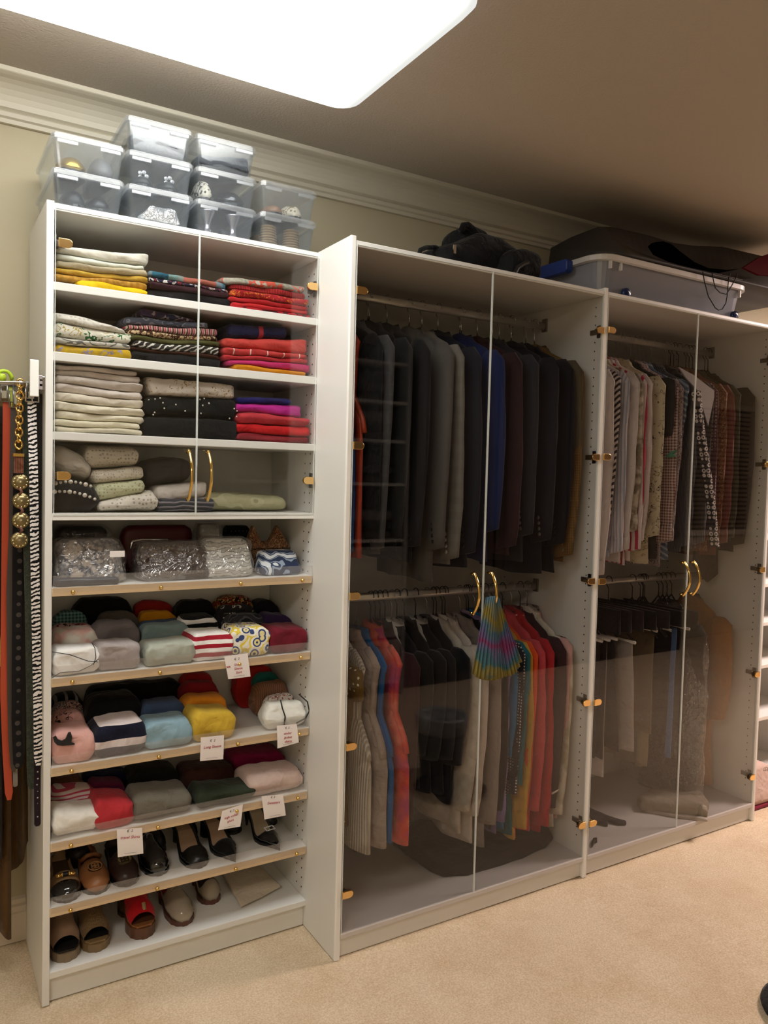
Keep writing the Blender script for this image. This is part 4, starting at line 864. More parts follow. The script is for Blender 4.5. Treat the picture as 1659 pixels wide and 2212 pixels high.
inbox(1, 2, -.055, 'flat_shoe', 'cream shoe with black flower in the box', cl('floral', 'e0d6c2', 'e0d6c2', '2a2622', s=.03), w_=.026, toe_h=.055); inbox(1, 2, .03, 'flat_shoe', 'glossy black shoe beside the cream floral one', PAT('101216'), w_=.046, toe_h=.04)
inbox(1, 3, -.03, 'heeled_shoe', 'brown heeled shoe in the right pile top box', plain('9a7458', .4), toe_h=.028); inbox(1, 3, .036, 'heeled_shoe', 'cream patterned shoe in the right pile top box', cl('floral', 'e0d4bc', 'e0d4bc', '8f8060', s=.03), toe_h=.04)
fold('shoe_bag', 'slate grey cloth bag filling the lower half of the topmost left box', 'shoe bag', cl('plain', '3e4248'), XB[1]-.086, XB[1]+.076, (ZR[2]+.004,)*2, (ZR[2]+.062, ZR[2]+.05), .02, .27, gb, rnd=.7, hump=.006, crumple=.014)
fold('shoe_bag', 'slate grey cloth bag sloping down inside the topmost right box', 'shoe bag', cl('plain', '3e4248'), XB[2]-.086, XB[2]+.076, (ZR[2]+.004,)*2, (ZR[2]+.040, ZR[2]+.062), .02, .27, gb, rnd=.7, crumple=.014)

# ---------------------------------------------------------------- on top of the wardrobes
def lump(px_top, y0, y1, zb, seed=0, n=20, amp=.006):
    """soft body whose top silhouette passes through the given photo points at the middle depth"""
    ym = (y0+y1)/2; pts = [at(a, b, ym) for a, b in px_top]; mm = MB(); rs = []
    N = 40
    for i in range(N+1):
        x = pts[0].x+(pts[-1].x-pts[0].x)*i/N
        for a, b in zip(pts, pts[1:]):
            if a.x <= x <= b.x+1e-6: zt = a.z+(b.z-a.z)*((x-a.x)/max(1e-5, b.x-a.x)); break
        u = i/N; e = min(1, min(u, 1-u)*8)**.5; ring = []
        for j in range(n):
            a = 2*math.pi*j/n; hh = max(.004, (zt-zb)/2); yy = ym+(y1-y0)/2*(.4+.6*e)*sup(math.cos(a), .7); zz = zb+hh+hh*sup(math.sin(a), .7)
            d = amp*nz(x*14+seed, yy*18, zz*18); ring.append((x, yy+d, max(zb, zz+d)))
        rs.append(ring)
    mm.rings(rs); return mm
T2 = 2.19
t = thing('backpack', 'black nylon backpack slumped on top of the middle wardrobe', 'backpack', (1.35, 0, T2))
NY = cloth('plain', '08080a', weave=.9, rough=.8)
link('body', lump([(912, 548), (925, 540), (965, 534), (985, 516), (1010, 510), (1050, 520), (1085, 545), (1100, 560)], -.10, .14, T2, 3, amp=.012), NY, t, smooth=True)
link('top_flap', lump([(968, 512), (976, 500), (990, 493), (1004, 492), (1030, 500), (1045, 520), (1050, 540)], -.02, .12, T2+.05, 9, amp=.012), NY, t, smooth=True)
link('side_pocket', lump([(1068, 556), (1085, 545), (1110, 540), (1130, 548), (1140, 562), (1142, 576)], -.16, .02, T2, 5, amp=.008), NY, t, smooth=True)
mm = MB(); p = [at(a, b, -.02) for a, b in ((996, 500), (1001, 487), (1010, 486), (1022, 496), (1040, 516), (1062, 536))]; mm.tube(p, .012, 8); link('carry_handle', mm, NY, t, smooth=True)
mm = MB(); p = [at(a, b, -.17) for a, b in ((1112, 590), (1118, 578), (1130, 570), (1141, 566))]; mm.tube(p, .008, 6); link('strap_buckle', mm, plain('1c1c1e', .3), t)
link('zip_pull', bx(tuple(at(980, 547, -.11)), tuple(at(984, 530, -.105))), CHROME, t); 
mm = MB(); p = at(1043, 532, -.10); mm.tube([(p.x+.008*math.cos(a), p.y, p.z+.010*math.sin(a)) for a in [k*.6 for k in range(11)]], .0012, 5); link('eyelet_ring', mm, CHROME, t)
mm = MB(); mm.tube([at(905, 552, -.08), at(908, 540, -.08), at(920, 535, -.06), at(940, 534, -.04), at(960, 545, -.04)], .008, 8); link('shoulder_strap', mm, NY, t, smooth=True)

t = thing('storage_tub', 'large clear plastic storage tub with blue handle and wheels', 'storage tub', (2.3, .03, T2))
def rr2(x0, x1, y0, y1, z, r): return [(a, b, z) for a, b in rrect(x0, x1, y0, y1, r, 6)]
xa = at(1296, 560, -.16)[0]; xb = at(1612, 640, -.16)[0]; zr = at(1296, 541, -.175)[2]; TUB2 = sheet('tub_side', (.86, .88, .92), .05, haze=.52, hz_col=(.66, .67, .72), rough=.2)
mm = MB(); mm.rings([rr2(xa+.03, xb-.03, -.14, .24, T2+.002, .05), rr2(xa+.008, xb-.008, -.165, .262, zr-.02, .07), rr2(xa+.012, xb-.012, -.160, .258, zr-.02, .066), rr2(xa+.034, xb-.034, -.136, .236, T2+.005, .046)], False, True); link('tub_body', mm, TUB2, t)
RIM = plain('cfcbc8', .35)
mm = MB(); mm.rings([rr2(xa+.004, xb-.004, -.168, .268, zr-.024, .072), rr2(xa-.014, xb+.014, -.182, .28, zr-.022, .085), rr2(xa-.014, xb+.014, -.182, .28, zr-.004, .085), rr2(xa-.008, xb+.008, -.176, .274, zr, .08), rr2(xa+.006, xb-.006, -.164, .262, zr-.002, .07), rr2(xa+.006, xb-.006, -.164, .262, zr-.024, .07)], False, False); mm.f.append(()) if False else None; link('rim', mm, RIM, t)
for k, x in enumerate((xa+.045, xa+.10, xb-.06)): link('rib', bx((x, -.172, zr-.052), (x+.007, -.160, zr-.018)), RIM, t)
BLU = plain('1f3a86', .35)
mm = MB(); mm.prism([(-.075, zr-.05), (.075, zr-.05), (.085, zr-.042), (.085, zr-.008), (.075, zr+.0), (-.075, zr+.0), (-.085, zr-.008), (-.085, zr-.042)], xa-.045, xa-.012, 'yz'); mm.v = [(v[0], v[1]+.05, v[2]) for v in mm.v]; link('handle', mm, BLU, t, bevel=.004)
for px, py in ((1353, 640), (1588, 668)):
    p = at(px, py, -.158); mm = MB(); mm.lathe((p.x, -.150, T2+.022), [(0, -.016), (.014, -.015), (.020, -.012), (.021, 0), (.010, .004)], 18, 'y'); link('wheel', mm, plain('15295a', .25), t, smooth=True)

t = thing('shopping_bag', 'large glossy black paper carrier bag lying on the storage tub, red inside', 'shopping bag', (2.4, 0, zr+.002))
PB = plain('46413e', .5, spec=.2); tops = [at(a, b, -.04) for a, b in ((1291, 490), (1322, 490), (1400, 508), (1450, 524), (1500, 531), (1560, 533), (1600, 542), (1659, 556), (1690, 562))]
mm = MB(); rs = []; zt0 = zr+.004
for i in range(31):
    x = tops[0].x+(tops[-1].x-tops[0].x)*i/30
    for a, b in zip(tops, tops[1:]):
        if a.x <= x <= b.x+1e-6: zt = a.z+(b.z-a.z)*((x-a.x)/(b.x-a.x)); break
    u = i/30; zt = min(zt, ZC-.004); lip = zt0+.004 + (.0 if u > .45 else (zt-zt0)*.15)
    front = -.17-.012*math.sin(u*3)
    rs.append([(x, front, zt0), (x, front-.002, zt0+.012), (x, -.10+.03*math.sin(u*5), zt0+(zt-zt0)*(.35+.25*math.cos(u*7))), (x, -.04, zt), (x, .10, zt-.004), (x, .22, zt-.02), (x, .24, zt0)])
mm.rings(rs, True, False); link('bag_body', mm, PB, t, smooth=True)
mm = MB(); rs2 = [[(q[0]+.0, q[1]+(.012 if q[1] < .1 else -.012), q[2]+(.006 if q[2] < zt0+.02 else -.008)) for q in r] for r in rs[12:]]; mm.rings(rs2, True, False); link('red_lining', mm, plain('6a1414', .5), t)
mm = MB(); P = [at(a, b, -.192) for a, b in ((1408, 530), (1416, 523), (1432, 521), (1450, 527), (1472, 545), (1500, 566), (1530, 579), (1570, 583), (1600, 580), (1560, 588), (1500, 577), (1450, 562), (1420, 548))]; mm.rings([[tuple(p) for p in P], [(p.x, p.y+.02, p.z) for p in P]]); link('mouth_shade', mm, plain('040404', .9, spec=.0), t)  # black patch laid over the bag for the shade inside its mouth
mm = MB(); P = [at(a, b, -.194) for a, b in ((1606, 578), (1640, 556), (1662, 548), (1680, 560), (1668, 596), (1640, 594))]; mm.rings([[tuple(p) for p in P], [(p.x, p.y+.012, p.z) for p in P]]); link('red_side', mm, plain('4a080b', .8, spec=.05), t)
CORD = plain('0a0a0a', .7)
for pts in (((1518, 587), (1521, 605), (1530, 640), (1545, 665), (1552, 670), (1560, 668), (1568, 655), (1571, 638), (1574, 600), (1578, 590)), ((1538, 590), (1541, 605), (1545, 622), (1555, 632), (1569, 636), (1580, 618), (1590, 600), (1592, 590))):
    mm = MB(); mm.tube([tuple(at(a, b, -.195)) for a, b in pts], .0022, 6); link('cord_handle', mm, CORD, t, smooth=True)
# ---------------------------------------------------------------- hanging clothes
YC = .10; GY = .082
def prof(tab, z):
    for (a, b), (c, d) in zip(tab, tab[1:]):
        if z <= c: t = (z-a)/(c-a) if c > a else 0; return b+(d-b)*t
    return tab[-1][1]
BTN = {}
def garment(kind, px, py, hem, mat, label, zneck=1.995, cuff=None, W=.255, th=.020, name=None, cat=None, group='clothes', btn=None, collar=None, amp=.006, yc=GY, sleeve_mat=None, short=0, tilt=0.0, drop=.105, flare=0.0, glow=None, x=None):
    """front edge of the garment is read at photo pixel (px,py); hem = photo y of the lowest point"""
    yf = yc-W
    X0 = (at(px, py, yf)[0]-th*1.1) if x is None else x
    for wl in (W1, W2, W3): 
        if wl-th*2-.022 < X0 < wl: X0 = wl-th*2-.022
        elif wl <= X0 < wl+T+th*1.5+.006: X0 = wl+T+th*1.5+.006
    zh = at(px, hem, yf+.05)[2]; sd = R.random()*40
    zc = at(px, cuff, yf)[2] if cuff else None
    nm = name or {'jacket': 'suit_jacket', 'shirt': 'dress_shirt', 'vest': 'vest', 'top': 'top', 'coat': 'coat'}[kind]
    t = thing(nm, label, cat or nm.split('_')[-1], (X0, yc, zneck), group)
    Lb = zneck-zh; neck = .055
    if kind == 'vest': wt = [(0, neck), (.02, neck+.01), (.09, W-.06), (.13, W-.075), (.26, W-.085), (.34, W-.02), (.42, W), (Lb, W+.004+flare)]
    else: wt = [(0, neck), (.015, neck+.01), (drop*.55, W*.62), (drop, W-.07), (.22, W-.075), (Lb*.6, W-.09), (Lb, W-.07+flare)]
    tt = [(0, .022), (.04, th*.9), (.15, th*1.25), (.4, th*1.1), (Lb, th*1.3)]
    nz_ = 26; zs_ = sorted(set([0, .008, .02, .05, .08, .105, .14, .2, .26, .3, .36]+[Lb*k/16 for k in range(6, 17)])); zs_ = [z for z in zs_ if z <= Lb]
    mm = MB(); rs = []; kx = 24+R.random()*14; ph = R.random()*6
    for z in zs_:
        W_ = prof(wt, z); tk = prof(tt, z); a_ = amp*min(1, z/.3)*(1+.9*z); ring = []
        for j in range(36):
            a = 2*math.pi*j/36; yy = W_*sup(math.cos(a), .8); xx = tk*sup(math.sin(a), .8)
            xx += a_*math.sin(yy*kx+ph+z*1.5)+a_*1.3*nz(yy*9+sd, z*3, ph)
            yy += .010*nz(z*5, sd, 1)*min(1, z*4)
            ring.append((X0+xx+tilt*yy, yc+yy, zneck-z+.004*math.sin(yy*18+ph)*(z >= Lb*.99)))
        rs.append(ring)
    rs.reverse(); mm.rings(rs); link('body', mm, mat, t, smooth=True)
    if kind in ('jacket', 'shirt', 'coat') or short:
        if zc is None: zc = zh+.03
        for side in (-1, 1):
            mm = MB(); rs = []; z0 = drop*.62; Ls = (zneck-z0-zc) if not short else short; nS = 16; p2 = R.random()*6
            rt = [(0, .030), (.06, .066), (.15, .074), (.5, .064), (1, .052 if kind != 'shirt' else .044)]
            if short: rt = [(0, .03), (.15, .07), (1, .085)]
            for k in range(nS+1):
                s = k/nS; ry = prof(rt, s); rx = max(th*1.15, .013 if kind == 'shirt' else .022)*(1 if s > .05 else .5)*(1-.25*s); zz = zneck-z0-Ls*s
                cyy = side*(W*.72+(W-.005-ry-W*.72)*min(1, (s/.12)) if s < .12 else (W-.005-ry))
                if not side < 0: pass
                bow_ = .014*math.sin(math.pi*s)*(1 if kind != 'shirt' else .6); ring = []
                for j in range(16):
                    a = 2*math.pi*j/16; d = .004*nz(s*7+sd, j*.8, p2)*(2.2 if kind == 'shirt' else 1)
                    ring.append((X0+tilt*cyy-.004+(rx+d)*math.sin(a)+.006*math.sin(s*4+p2), yc+cyy+(ry+d)*math.cos(a)+side*bow_-side*.012*s*s, zz-.012*math.cos(a)*side*(1 if s > .9 else 0)*-1))
                rs.append(ring)
            rs.reverse(); mm.rings(rs); so = link('sleeve', mm, sleeve_mat or mat, t, smooth=True)
            if kind == 'shirt' and not short:
                cm = MB(); cb = rs[0]; ctr = Vector((sum(p[0] for p in cb)/16, sum(p[1] for p in cb)/16, sum(p[2] for p in cb)/16))
                def sc_(f, dz): return [(ctr.x+(p[0]-ctr.x)*f, ctr.y+(p[1]-ctr.y)*f, ctr.z+(p[2]-ctr.z)+dz) for p in cb]
                cm.rings([sc_(1.08, -.004), sc_(1.10, .03), sc_(1.04, .062)]); link('cuff', cm, sleeve_mat or mat, so, smooth=True)
            if btn and side < 0:
                for k in range(4):
                    bm = MB(); yb_ = yc-W+.062; zb_ = zc+.028+k*.020
                    bm.lathe((X0-max(th*1.15, .022)*.75-.006, yb_+.003*k-.01, zb_), [(0, -.003), (.006, -.002), (.0075, 0), (.006, .002), (0, .003)], 10, 'x'); link('cuff_button', bm, btn, so, smooth=True)
    if kind == 'vest':
        for sgn in (-1, 1):
            am = MB(); pts = []
            for k in range(15):
                s = k/14; z = .05+.33*s; pts.append((X0+tilt*sgn*prof(wt, z), yc+sgn*(prof(wt, z)+.001), zneck-z))
            am.tube(pts, th*.55, 8); link('armhole_trim', am, sleeve_mat or mat, t, smooth=True)
    if collar is not None or kind in ('jacket', 'shirt', 'coat'):
        cm = MB(); rs = []; cmx = collar or mat; hgt = .045 if kind == 'shirt' else .03
        for dz, f in ((-.035, 1.5), (-.012, 1.15), (hgt*.5, .95), (hgt*.6, .9)):
            rs.append([(X0+.030*f*math.sin(a*math.pi/8), yc+.058*f*math.cos(a*math.pi/8), zneck+dz-.02*(math.cos(a*math.pi/8) < -.6)) for a in range(16)])
        cm.rings(rs, True, True); link('collar', cm, cmx, t, smooth=True)
    if collar is not None and kind == 'shirt':
        pass
    return t, X0, yf, zh
def buildhanger(mat_hook, mat_arm, name='clothes_hanger', wire=.002, armr=.004, Wd=.15, wide=False):
    t = thing(name, 'x', 'hanger', (0, 0, 0)); mm = MB(); pts = [(0, 0, -.085), (0, 0, -.035), (0, .012, -.022)]
    for k in range(12): a = math.radians(-50+k*22); pts.append((0, .019*math.cos(a), .019*math.sin(a)))
    mm.tube(pts, wire, 8); link('hook', mm, mat_hook, t, smooth=True)
    mm = MB(); pts = [(0, -Wd, -.235), (0, -Wd*.5, -.175), (0, -.03, -.12), (0, 0, -.083), (0, .03, -.12), (0, Wd*.5, -.175), (0, Wd, -.235)]
    mm.tube(pts, [armr*(2.6 if wide else 1), armr*1.8 if wide else armr, armr, armr, armr, armr*1.8 if wide else armr, armr*(2.6 if wide else 1)], 8); link('shoulder_arm', mm, mat_arm, t, smooth=True)
    return t
def dup(root, loc, rz, label, group=None):
    r = root.copy(); C.objects.link(r); r.location = loc; r.rotation_euler = (0, 0, rz); r['label'] = label
    if group: r['group'] = group
    for ch in list(root.children):
        c = ch.copy(); C.objects.link(c); c.parent = r
    return r
HANG = buildhanger(CHROME, BLACKP); HBLK = buildhanger(BLACKP, BLACKP, armr=.004); HWIRE = buildhanger(plain('a9a5a2', .35, .8), plain('a9a5a2', .35, .8), armr=.0018, wire=.0016)
used = set()
def hang_at(proto, x, z, label, group, rz=None, yc=YC):
    rz = R.uniform(-.06, .06) if rz is None else rz
    if id(proto) not in used:
        used.add(id(proto)); proto.location = (x, yc, z+.003); proto.rotation_euler = (0, 0, rz); proto['label'] = label; proto['group'] = group; return proto
    return dup(proto, (x, yc, z+.003), rz, label, group)
ZU, ZL = 2.105, 1.066
SUIT = lambda h: cloth('tweed', h, weave=.12)
gU = 'garments on the upper rod of the middle wardrobe'
BD = plain('1a1a1c', .3); BG = plain('77726c', .3); BT = plain('8a7a60', .3)
L1 = []
def J(*a, **k):
    k.setdefault('group', gU); k.setdefault('zneck', ZU-.10); r = garment(*a, **k); L1.append(r); return r
J('vest', 772, 1000, 1190, cl('plain', '3f62a8'), 'blue denim sleeveless jacket at the far left of the upper rod', th=.016, name='denim_vest', cat='vest', W=.225)
J('vest', 799, 1000, 1203, plain('a23a1c', .45, bump=.15, bscale=60), 'burnt orange leather vest beside the blue denim one', th=.016, name='leather_vest', cat='vest')
J('coat', 836, 950, 1190, cl('plain', '101113'), 'black coat hanging behind the orange vest', cuff=1170, th=.018, amp=.004)
J('jacket', 857, 950, 1200, cl('tweed', '4a4a4c', '38383a', weave=.12), 'charcoal flecked jacket, darkest grey on the left', cuff=1190, btn=BD)
J('jacket', 893, 950, 1195, SUIT('0e0f12'), 'black suit jacket left of the grey suits', cuff=1170, btn=BD, th=.016)
J('jacket', 934, 950, 1215, SUIT('17181b'), 'near-black suit jacket right beside the mid-grey one', cuff=1185, btn=BD, th=.018)
J('jacket', 985, 1000, 1256, SUIT('55534f'), 'mid grey suit jacket with dark cuff buttons', cuff=1190, btn=BD, th=.022)
J('jacket', 1010, 1000, 1222, cl('grid', '77746e', '6e6b65', '73706a', s=.05, ax='yz', weave=.1), 'light grey windowpane check jacket with pale buttons', cuff=1212, btn=plain('b5b0a8', .25), th=.016)
J('jacket', 1050, 950, 1228, SUIT('1b1f2a'), 'dark navy suit jacket between the grey check and bright blue', cuff=1200, btn=BD)
J('jacket', 1100, 950, 1212, SUIT('1d2c5e'), 'bright navy blue blazer at the middle of the rod', cuff=1150, btn=BD, th=.022)
J('jacket', 1137, 950, 1200, cl('tweed', '3c2226', '2a181b', weave=.12), 'maroon textured jacket behind the charcoal ones', cuff=1185, th=.018)
J('jacket', 1172, 950, 1215, SUIT('2b2c33'), 'charcoal plum suit jacket with four cuff buttons', cuff=1160, btn=BG, th=.020)
J('jacket', 1214, 950, 1240, SUIT('1e2028'), 'blue-black suit jacket second from the tan tweed one', cuff=1172, btn=BG, th=.020)
J('jacket', 1243, 980, 1237, SUIT('16181f'), 'black suit jacket next to the tan tweed one', cuff=1180, btn=BD, th=.016)
J('jacket', 1259, 1000, 1215, cl('grid', '8a6a3c', '5e4626', s=.006, ax='yz', weave=.1), 'tan houndstooth jacket with brown buttons', cuff=1205, btn=BT, th=.012)
J('jacket', 1277, 950, 1200, SUIT('5e5646'), 'olive grey jacket at the right end of the upper rod', cuff=1165, th=.016)
def short(t, n=9): return ' '.join(t['label'].split()[:n]).rstrip(',')
for i, g in enumerate(L1): hang_at(HANG, g[1], ZU, 'chrome hanger carrying the '+short(g[0]), 'hangers on the upper rod of the middle wardrobe')
for xx in (.86, .89, 1.02, 1.42): hang_at(HANG, xx, ZU, 'bare chrome hanger squeezed between garments on the middle wardrobe upper rod', 'hangers on the upper rod of the middle wardrobe', rz=.1)
HB = buildhanger(CHROME, BLACKP, wide=True, armr=.008, Wd=.17)
HB.location = (1.60, YC, ZU+.003); HB['label'] = 'black wide-shouldered plastic hanger, left of the two bulky ones'; HB['group'] = 'bulky black hangers'
dup(HB, (1.66, YC, ZU+.003), .1, 'black wide-shouldered plastic hanger, right of the two bulky ones')

gD = 'garments on the lower rod of the middle wardrobe'; L2 = []
def K(*a, **k):
    k.setdefault('group', gD); k.setdefault('zneck', ZL-.10); k.setdefault('W', .245); r = garment(*a, **k); L2.append(r); return r
K('top', 796, 1500, 1782, cl('dots', 'ded6b0', '6d531c', s=.022, stops=[0, .2]), 'mustard brown polka dot dress at the far left of the lower rod', name='dress', th=.016, short=.12, drop=.13)
K('vest', 812, 1600, 1822, cl('rib', 'd5cec0', 'a8a094', s=.010, ax='y'), 'white cable-knit vest with ribbed hem', th=.018, cat='vest', name='knit_vest')
K('vest', 846, 1600, 1810, cl('stripe', 'a5968c', '9b8c82', s=.10, ax='z', dist=.03, weave=1.0), 'light grey quilted puffer vest', th=.024, name='puffer_vest')
K('vest', 858, 1600, 1800, cl('plain', '1c5a96'), 'royal blue sleeveless top between the puffer and coral vests', th=.014, name='sleeveless_shirt', cat='shirt')
K('vest', 892, 1650, 1806, cl('blotch', 'd6503e', 'e07464', 'd0483a', 'a83a6a', s=.12), 'coral and magenta tie-dye vest with grey lining', th=.020, collar=cl('plain', 'd85a44'), name='padded_vest')
K('jacket', 914, 1500, 1798, SUIT('2c1216'), 'dark maroon jacket behind the coral vest', cuff=1780, th=.014)
K('jacket', 945, 1450, 1700, SUIT('0d0d0f'), 'black blazer with a white shirt collar, leftmost black one', cuff=1640, th=.020, collar=cl('plain', 'd0ccc8'))
K('jacket', 972, 1450, 1710, SUIT('101012'), 'plain black blazer, second of the black ones', cuff=1650, th=.018)
K('jacket', 996, 1450, 1715, SUIT('131317'), 'black blazer with a pale collar tip, third of the black ones', cuff=1650, th=.016, collar=cl('plain', 'b8b4b0'))
K('jacket', 1024, 1430, 1730, SUIT('0e1016'), 'black-navy jacket beside the pale quilted coat', cuff=1660, th=.020)
K('coat', 1038, 1600, 1795, cl('grid', 'b9b0a3', 'b1a89b', s=.04, ax='yz', rot=(.78, 0, 0), weave=.5), 'pale beige quilted jacket with a standing collar', cuff=1760, th=.016, name='quilted_jacket', cat='jacket', collar=cl('plain', 'b8aeaa'))
K('jacket', 1056, 1600, 1819, cl('plain', 'c3b8ae'), 'off-white cotton jacket next to the taupe one', cuff=1770, th=.014, name='cotton_jacket')
K('jacket', 1088, 1650, 1824, cl('plain', '8c827c'), 'taupe grey soft jacket at the centre of the lower rod', cuff=1790, th=.016, name='soft_jacket')
K('jacket', 1102, 1600, 1790, cl('plain', '1a1a1e'), 'black sports jacket with a white reflective stripe', cuff=1760, th=.012, name='sports_jacket')
K('shirt', 1110, 1450, 1800, cl('plain', '7d6c9c'), 'lavender sports top left of the sky blue one', cuff=1780, th=.008, name='sports_shirt', cat='shirt')
K('shirt', 1122, 1500, 1790, cl('plain', '1f70a2'), 'sky blue sports top beside the lavender one', cuff=1640, th=.009, name='sports_shirt', cat='shirt')
K('shirt', 1137, 1500, 1790, cl('dots', 'c8c4c8', '22242e', s=.011, stops=[0, .3]), 'black sports top with white dots', cuff=1720, th=.010, name='sports_shirt', cat='shirt')
K('shirt', 1146, 1500, 1800, cl('plain', '1a6a78'), 'teal sports top behind the dotted one', cuff=1700, th=.008, name='sports_shirt', cat='shirt')
K('shirt', 1153, 1650, 1808, cl('plain', 'c99a3e'), 'mustard yellow sports top with long zip', cuff=1795, th=.012, name='sports_shirt', cat='shirt')
K('shirt', 1164, 1500, 1802, cl('plain', 'e0541e'), 'orange sports top beside the mustard one', cuff=1795, th=.012, name='sports_shirt', cat='shirt', collar=cl('plain', 'e8552a'))
K('shirt', 1182, 1600, 1793, cl('plain', 'c84a54'), 'rose coral sports top', cuff=1757, th=.012, name='sports_shirt', cat='shirt')
K('shirt', 1202, 1600, 1793, cl('plain', 'b3262e'), 'red sports top with a white-speckled collar', cuff=1790, th=.012, name='sports_shirt', cat='shirt', collar=cl('dots', 'e8c8c8', 'b3262e', s=.02, stops=[0, .2]))
r_ = K('jacket', 1222, 1600, 1760, cl('plain', '3a2328'), 'dark maroon sports jacket with a white tick mark', cuff=1752, th=.014, name='sports_jacket')
tk = MB(); P = [(1188, 1710), (1190, 1716), (1193, 1716), (1204, 1706), (1194, 1711), (1191, 1711)]
xk = r_[1]-.024; mm = MB(); q = []
for a, b in P:
    p = at(a, b, xk, 0); q.append((p.x, p.y, p.z))
mm.rings([q, [(a+.012, b, c) for a, b, c in q]]); link('tick_mark', mm, plain('e8e4e2', .6), r_[0])
K('shirt', 1236, 1550, 1765, cl('plain', 'd9a8a6'), 'pale pink thin shirt near the right side', cuff=1600, th=.007)
K('shirt', 1247, 1600, 1776, cl('blotch', 'cfc5b4', 'd8d0c2', 'b9ad94', s=.08), 'cream lace blouse with flower trim at the right end', cuff=1760, th=.013, name='lace_blouse', cat='blouse', collar=cl('lace', 'cbb9b4', 'e0d8d0', s=.01))
for i, g in enumerate(L2): hang_at(HBLK if i % 3 else HWIRE, g[1], ZL, ('black' if i % 3 else 'silver wire')+' hanger carrying the '+short(g[0]), 'hangers on the lower rod of the middle wardrobe')
for xx in (.93, .97, 1.08, 1.12, 1.17, 1.33, 1.37): hang_at(HBLK, xx, ZL, 'bare black hanger between garments on the middle wardrobe lower rod', 'hangers on the lower rod of the middle wardrobe')
# scarf knotted over the door handle
pp = at(1058, 1290, -D-.03); t = thing('scarf', 'tie-dye blue, yellow and magenta pleated scarf hanging from a door handle', 'scarf', tuple(pp))
def tiedye():
    m, nt, out = nodes('tie_dye'); N = nt.nodes.new; L = nt.links.new; b = pb(nt, out, .6, 0, .3)
    tc = N('ShaderNodeTexCoord'); sp = N('ShaderNodeSeparateXYZ'); L(tc.outputs['Object'], sp.inputs[0]); n_ = N('ShaderNodeTexNoise'); n_.inputs['Scale'].default_value = 9; L(tc.outputs['Object'], n_.inputs[0])
    a = N('ShaderNodeMath'); a.operation = 'MULTIPLY_ADD'; L(sp.outputs[2], a.inputs[0]); a.inputs[1].default_value = -4.0; a.inputs[2].default_value = -.40
    c = N('ShaderNodeMath'); c.operation = 'MULTIPLY_ADD'; L(n_.outputs[0], c.inputs[0]); c.inputs[1].default_value = .85; L(a.outputs[0], c.inputs[2])
    n2 = N('ShaderNodeTexNoise'); n2.inputs['Scale'].default_value = 220; L(tc.outputs['Object'], n2.inputs[0]); c2 = N('ShaderNodeMath'); c2.operation = 'MULTIPLY_ADD'; L(n2.outputs[0], c2.inputs[0]); c2.inputs[1].default_value = .16; L(c.outputs[0], c2.inputs[2])
    r = N('ShaderNodeValToRGB'); e = r.color_ramp.elements; cs = [(0, '5f2a52'), (.12, '3c566a'), (.26, '4c6a76'), (.38, '7c6c18'), (.5, '3c5f6e'), (.62, '58507a'), (.72, '7a2858'), (.82, '565a7c'), (.93, '2c6068'), (1, '7a6e34')]
    while len(e) < len(cs): e.new(1)
    for i, (p, h) in enumerate(cs): e[i].position = p; e[i].color = lin(h)
    L(c2.outputs[0], r.inputs[0]); L(r.outputs[0], b.inputs['Base Color']); return m
TD = tiedye()
def drape(tops, bots, y, thick, folds, amp, nm):
    """pleated cloth hanging between two polylines read in the photo"""
    mm = MB(); n = 60; F_ = []; Bk = []; rows = 14
    def lerp_poly(P, u):
        k = u*(len(P)-1); i = min(int(k), len(P)-2); f = k-i; return (P[i][0]*(1-f)+P[i+1][0]*f, P[i][1]*(1-f)+P[i+1][1]*f)
    grid = []
    for r_ in range(rows+1):
        v = r_/rows; row = []
        for i in range(n+1):
            u = i/n; a = lerp_poly(tops, u); b = lerp_poly(bots, u); p = at(a[0]+(b[0]-a[0])*v, a[1]+(b[1]-a[1])*v, y)
            row.append((p.x, y-.004-amp*(.35+.65*v)*(math.sin(u*folds*6.283+v*1.3)+.5*nz(u*12, v*4, 1))-.012*math.sin(math.pi*u), p.z))
        grid.append(row)
    vs = [p for r_ in grid for p in r_]+[(p[0], p[1]+thick, p[2]) for r_ in grid for p in r_]; N1 = (rows+1)*(n+1); fs = []
    for r_ in range(rows):
        for i in range(n):
            a = r_*(n+1)+i; fs += [(a, a+1, a+n+2, a+n+1), (N1+a, N1+a+n+1, N1+a+n+2, N1+a+1)]
    for i in range(n): fs += [(i, N1+i, N1+i+1, i+1)]; a = rows*(n+1)+i; fs += [(a, a+1, N1+a+1, N1+a)]
    for r_ in range(rows): a = r_*(n+1); fs += [(a, a+n+1, N1+a+n+1, N1+a)]; b = a+n; fs += [(b, N1+b, N1+b+n+1, b+n+1)]
    mm.add(vs, fs); link(nm, mm, TD, t, smooth=True)
drape([(1048, 1290), (1062, 1286), (1068, 1290)], [(1017, 1452), (1030, 1465), (1050, 1468), (1072, 1466), (1088, 1460)], -D-.040, .0015, 9, .005, 'front_panel')
drape([(1056, 1287), (1070, 1288), (1076, 1296)], [(1080, 1462), (1096, 1458), (1108, 1450), (1124, 1428)], -D-.030, .0015, 6, .007, 'rear_panel')

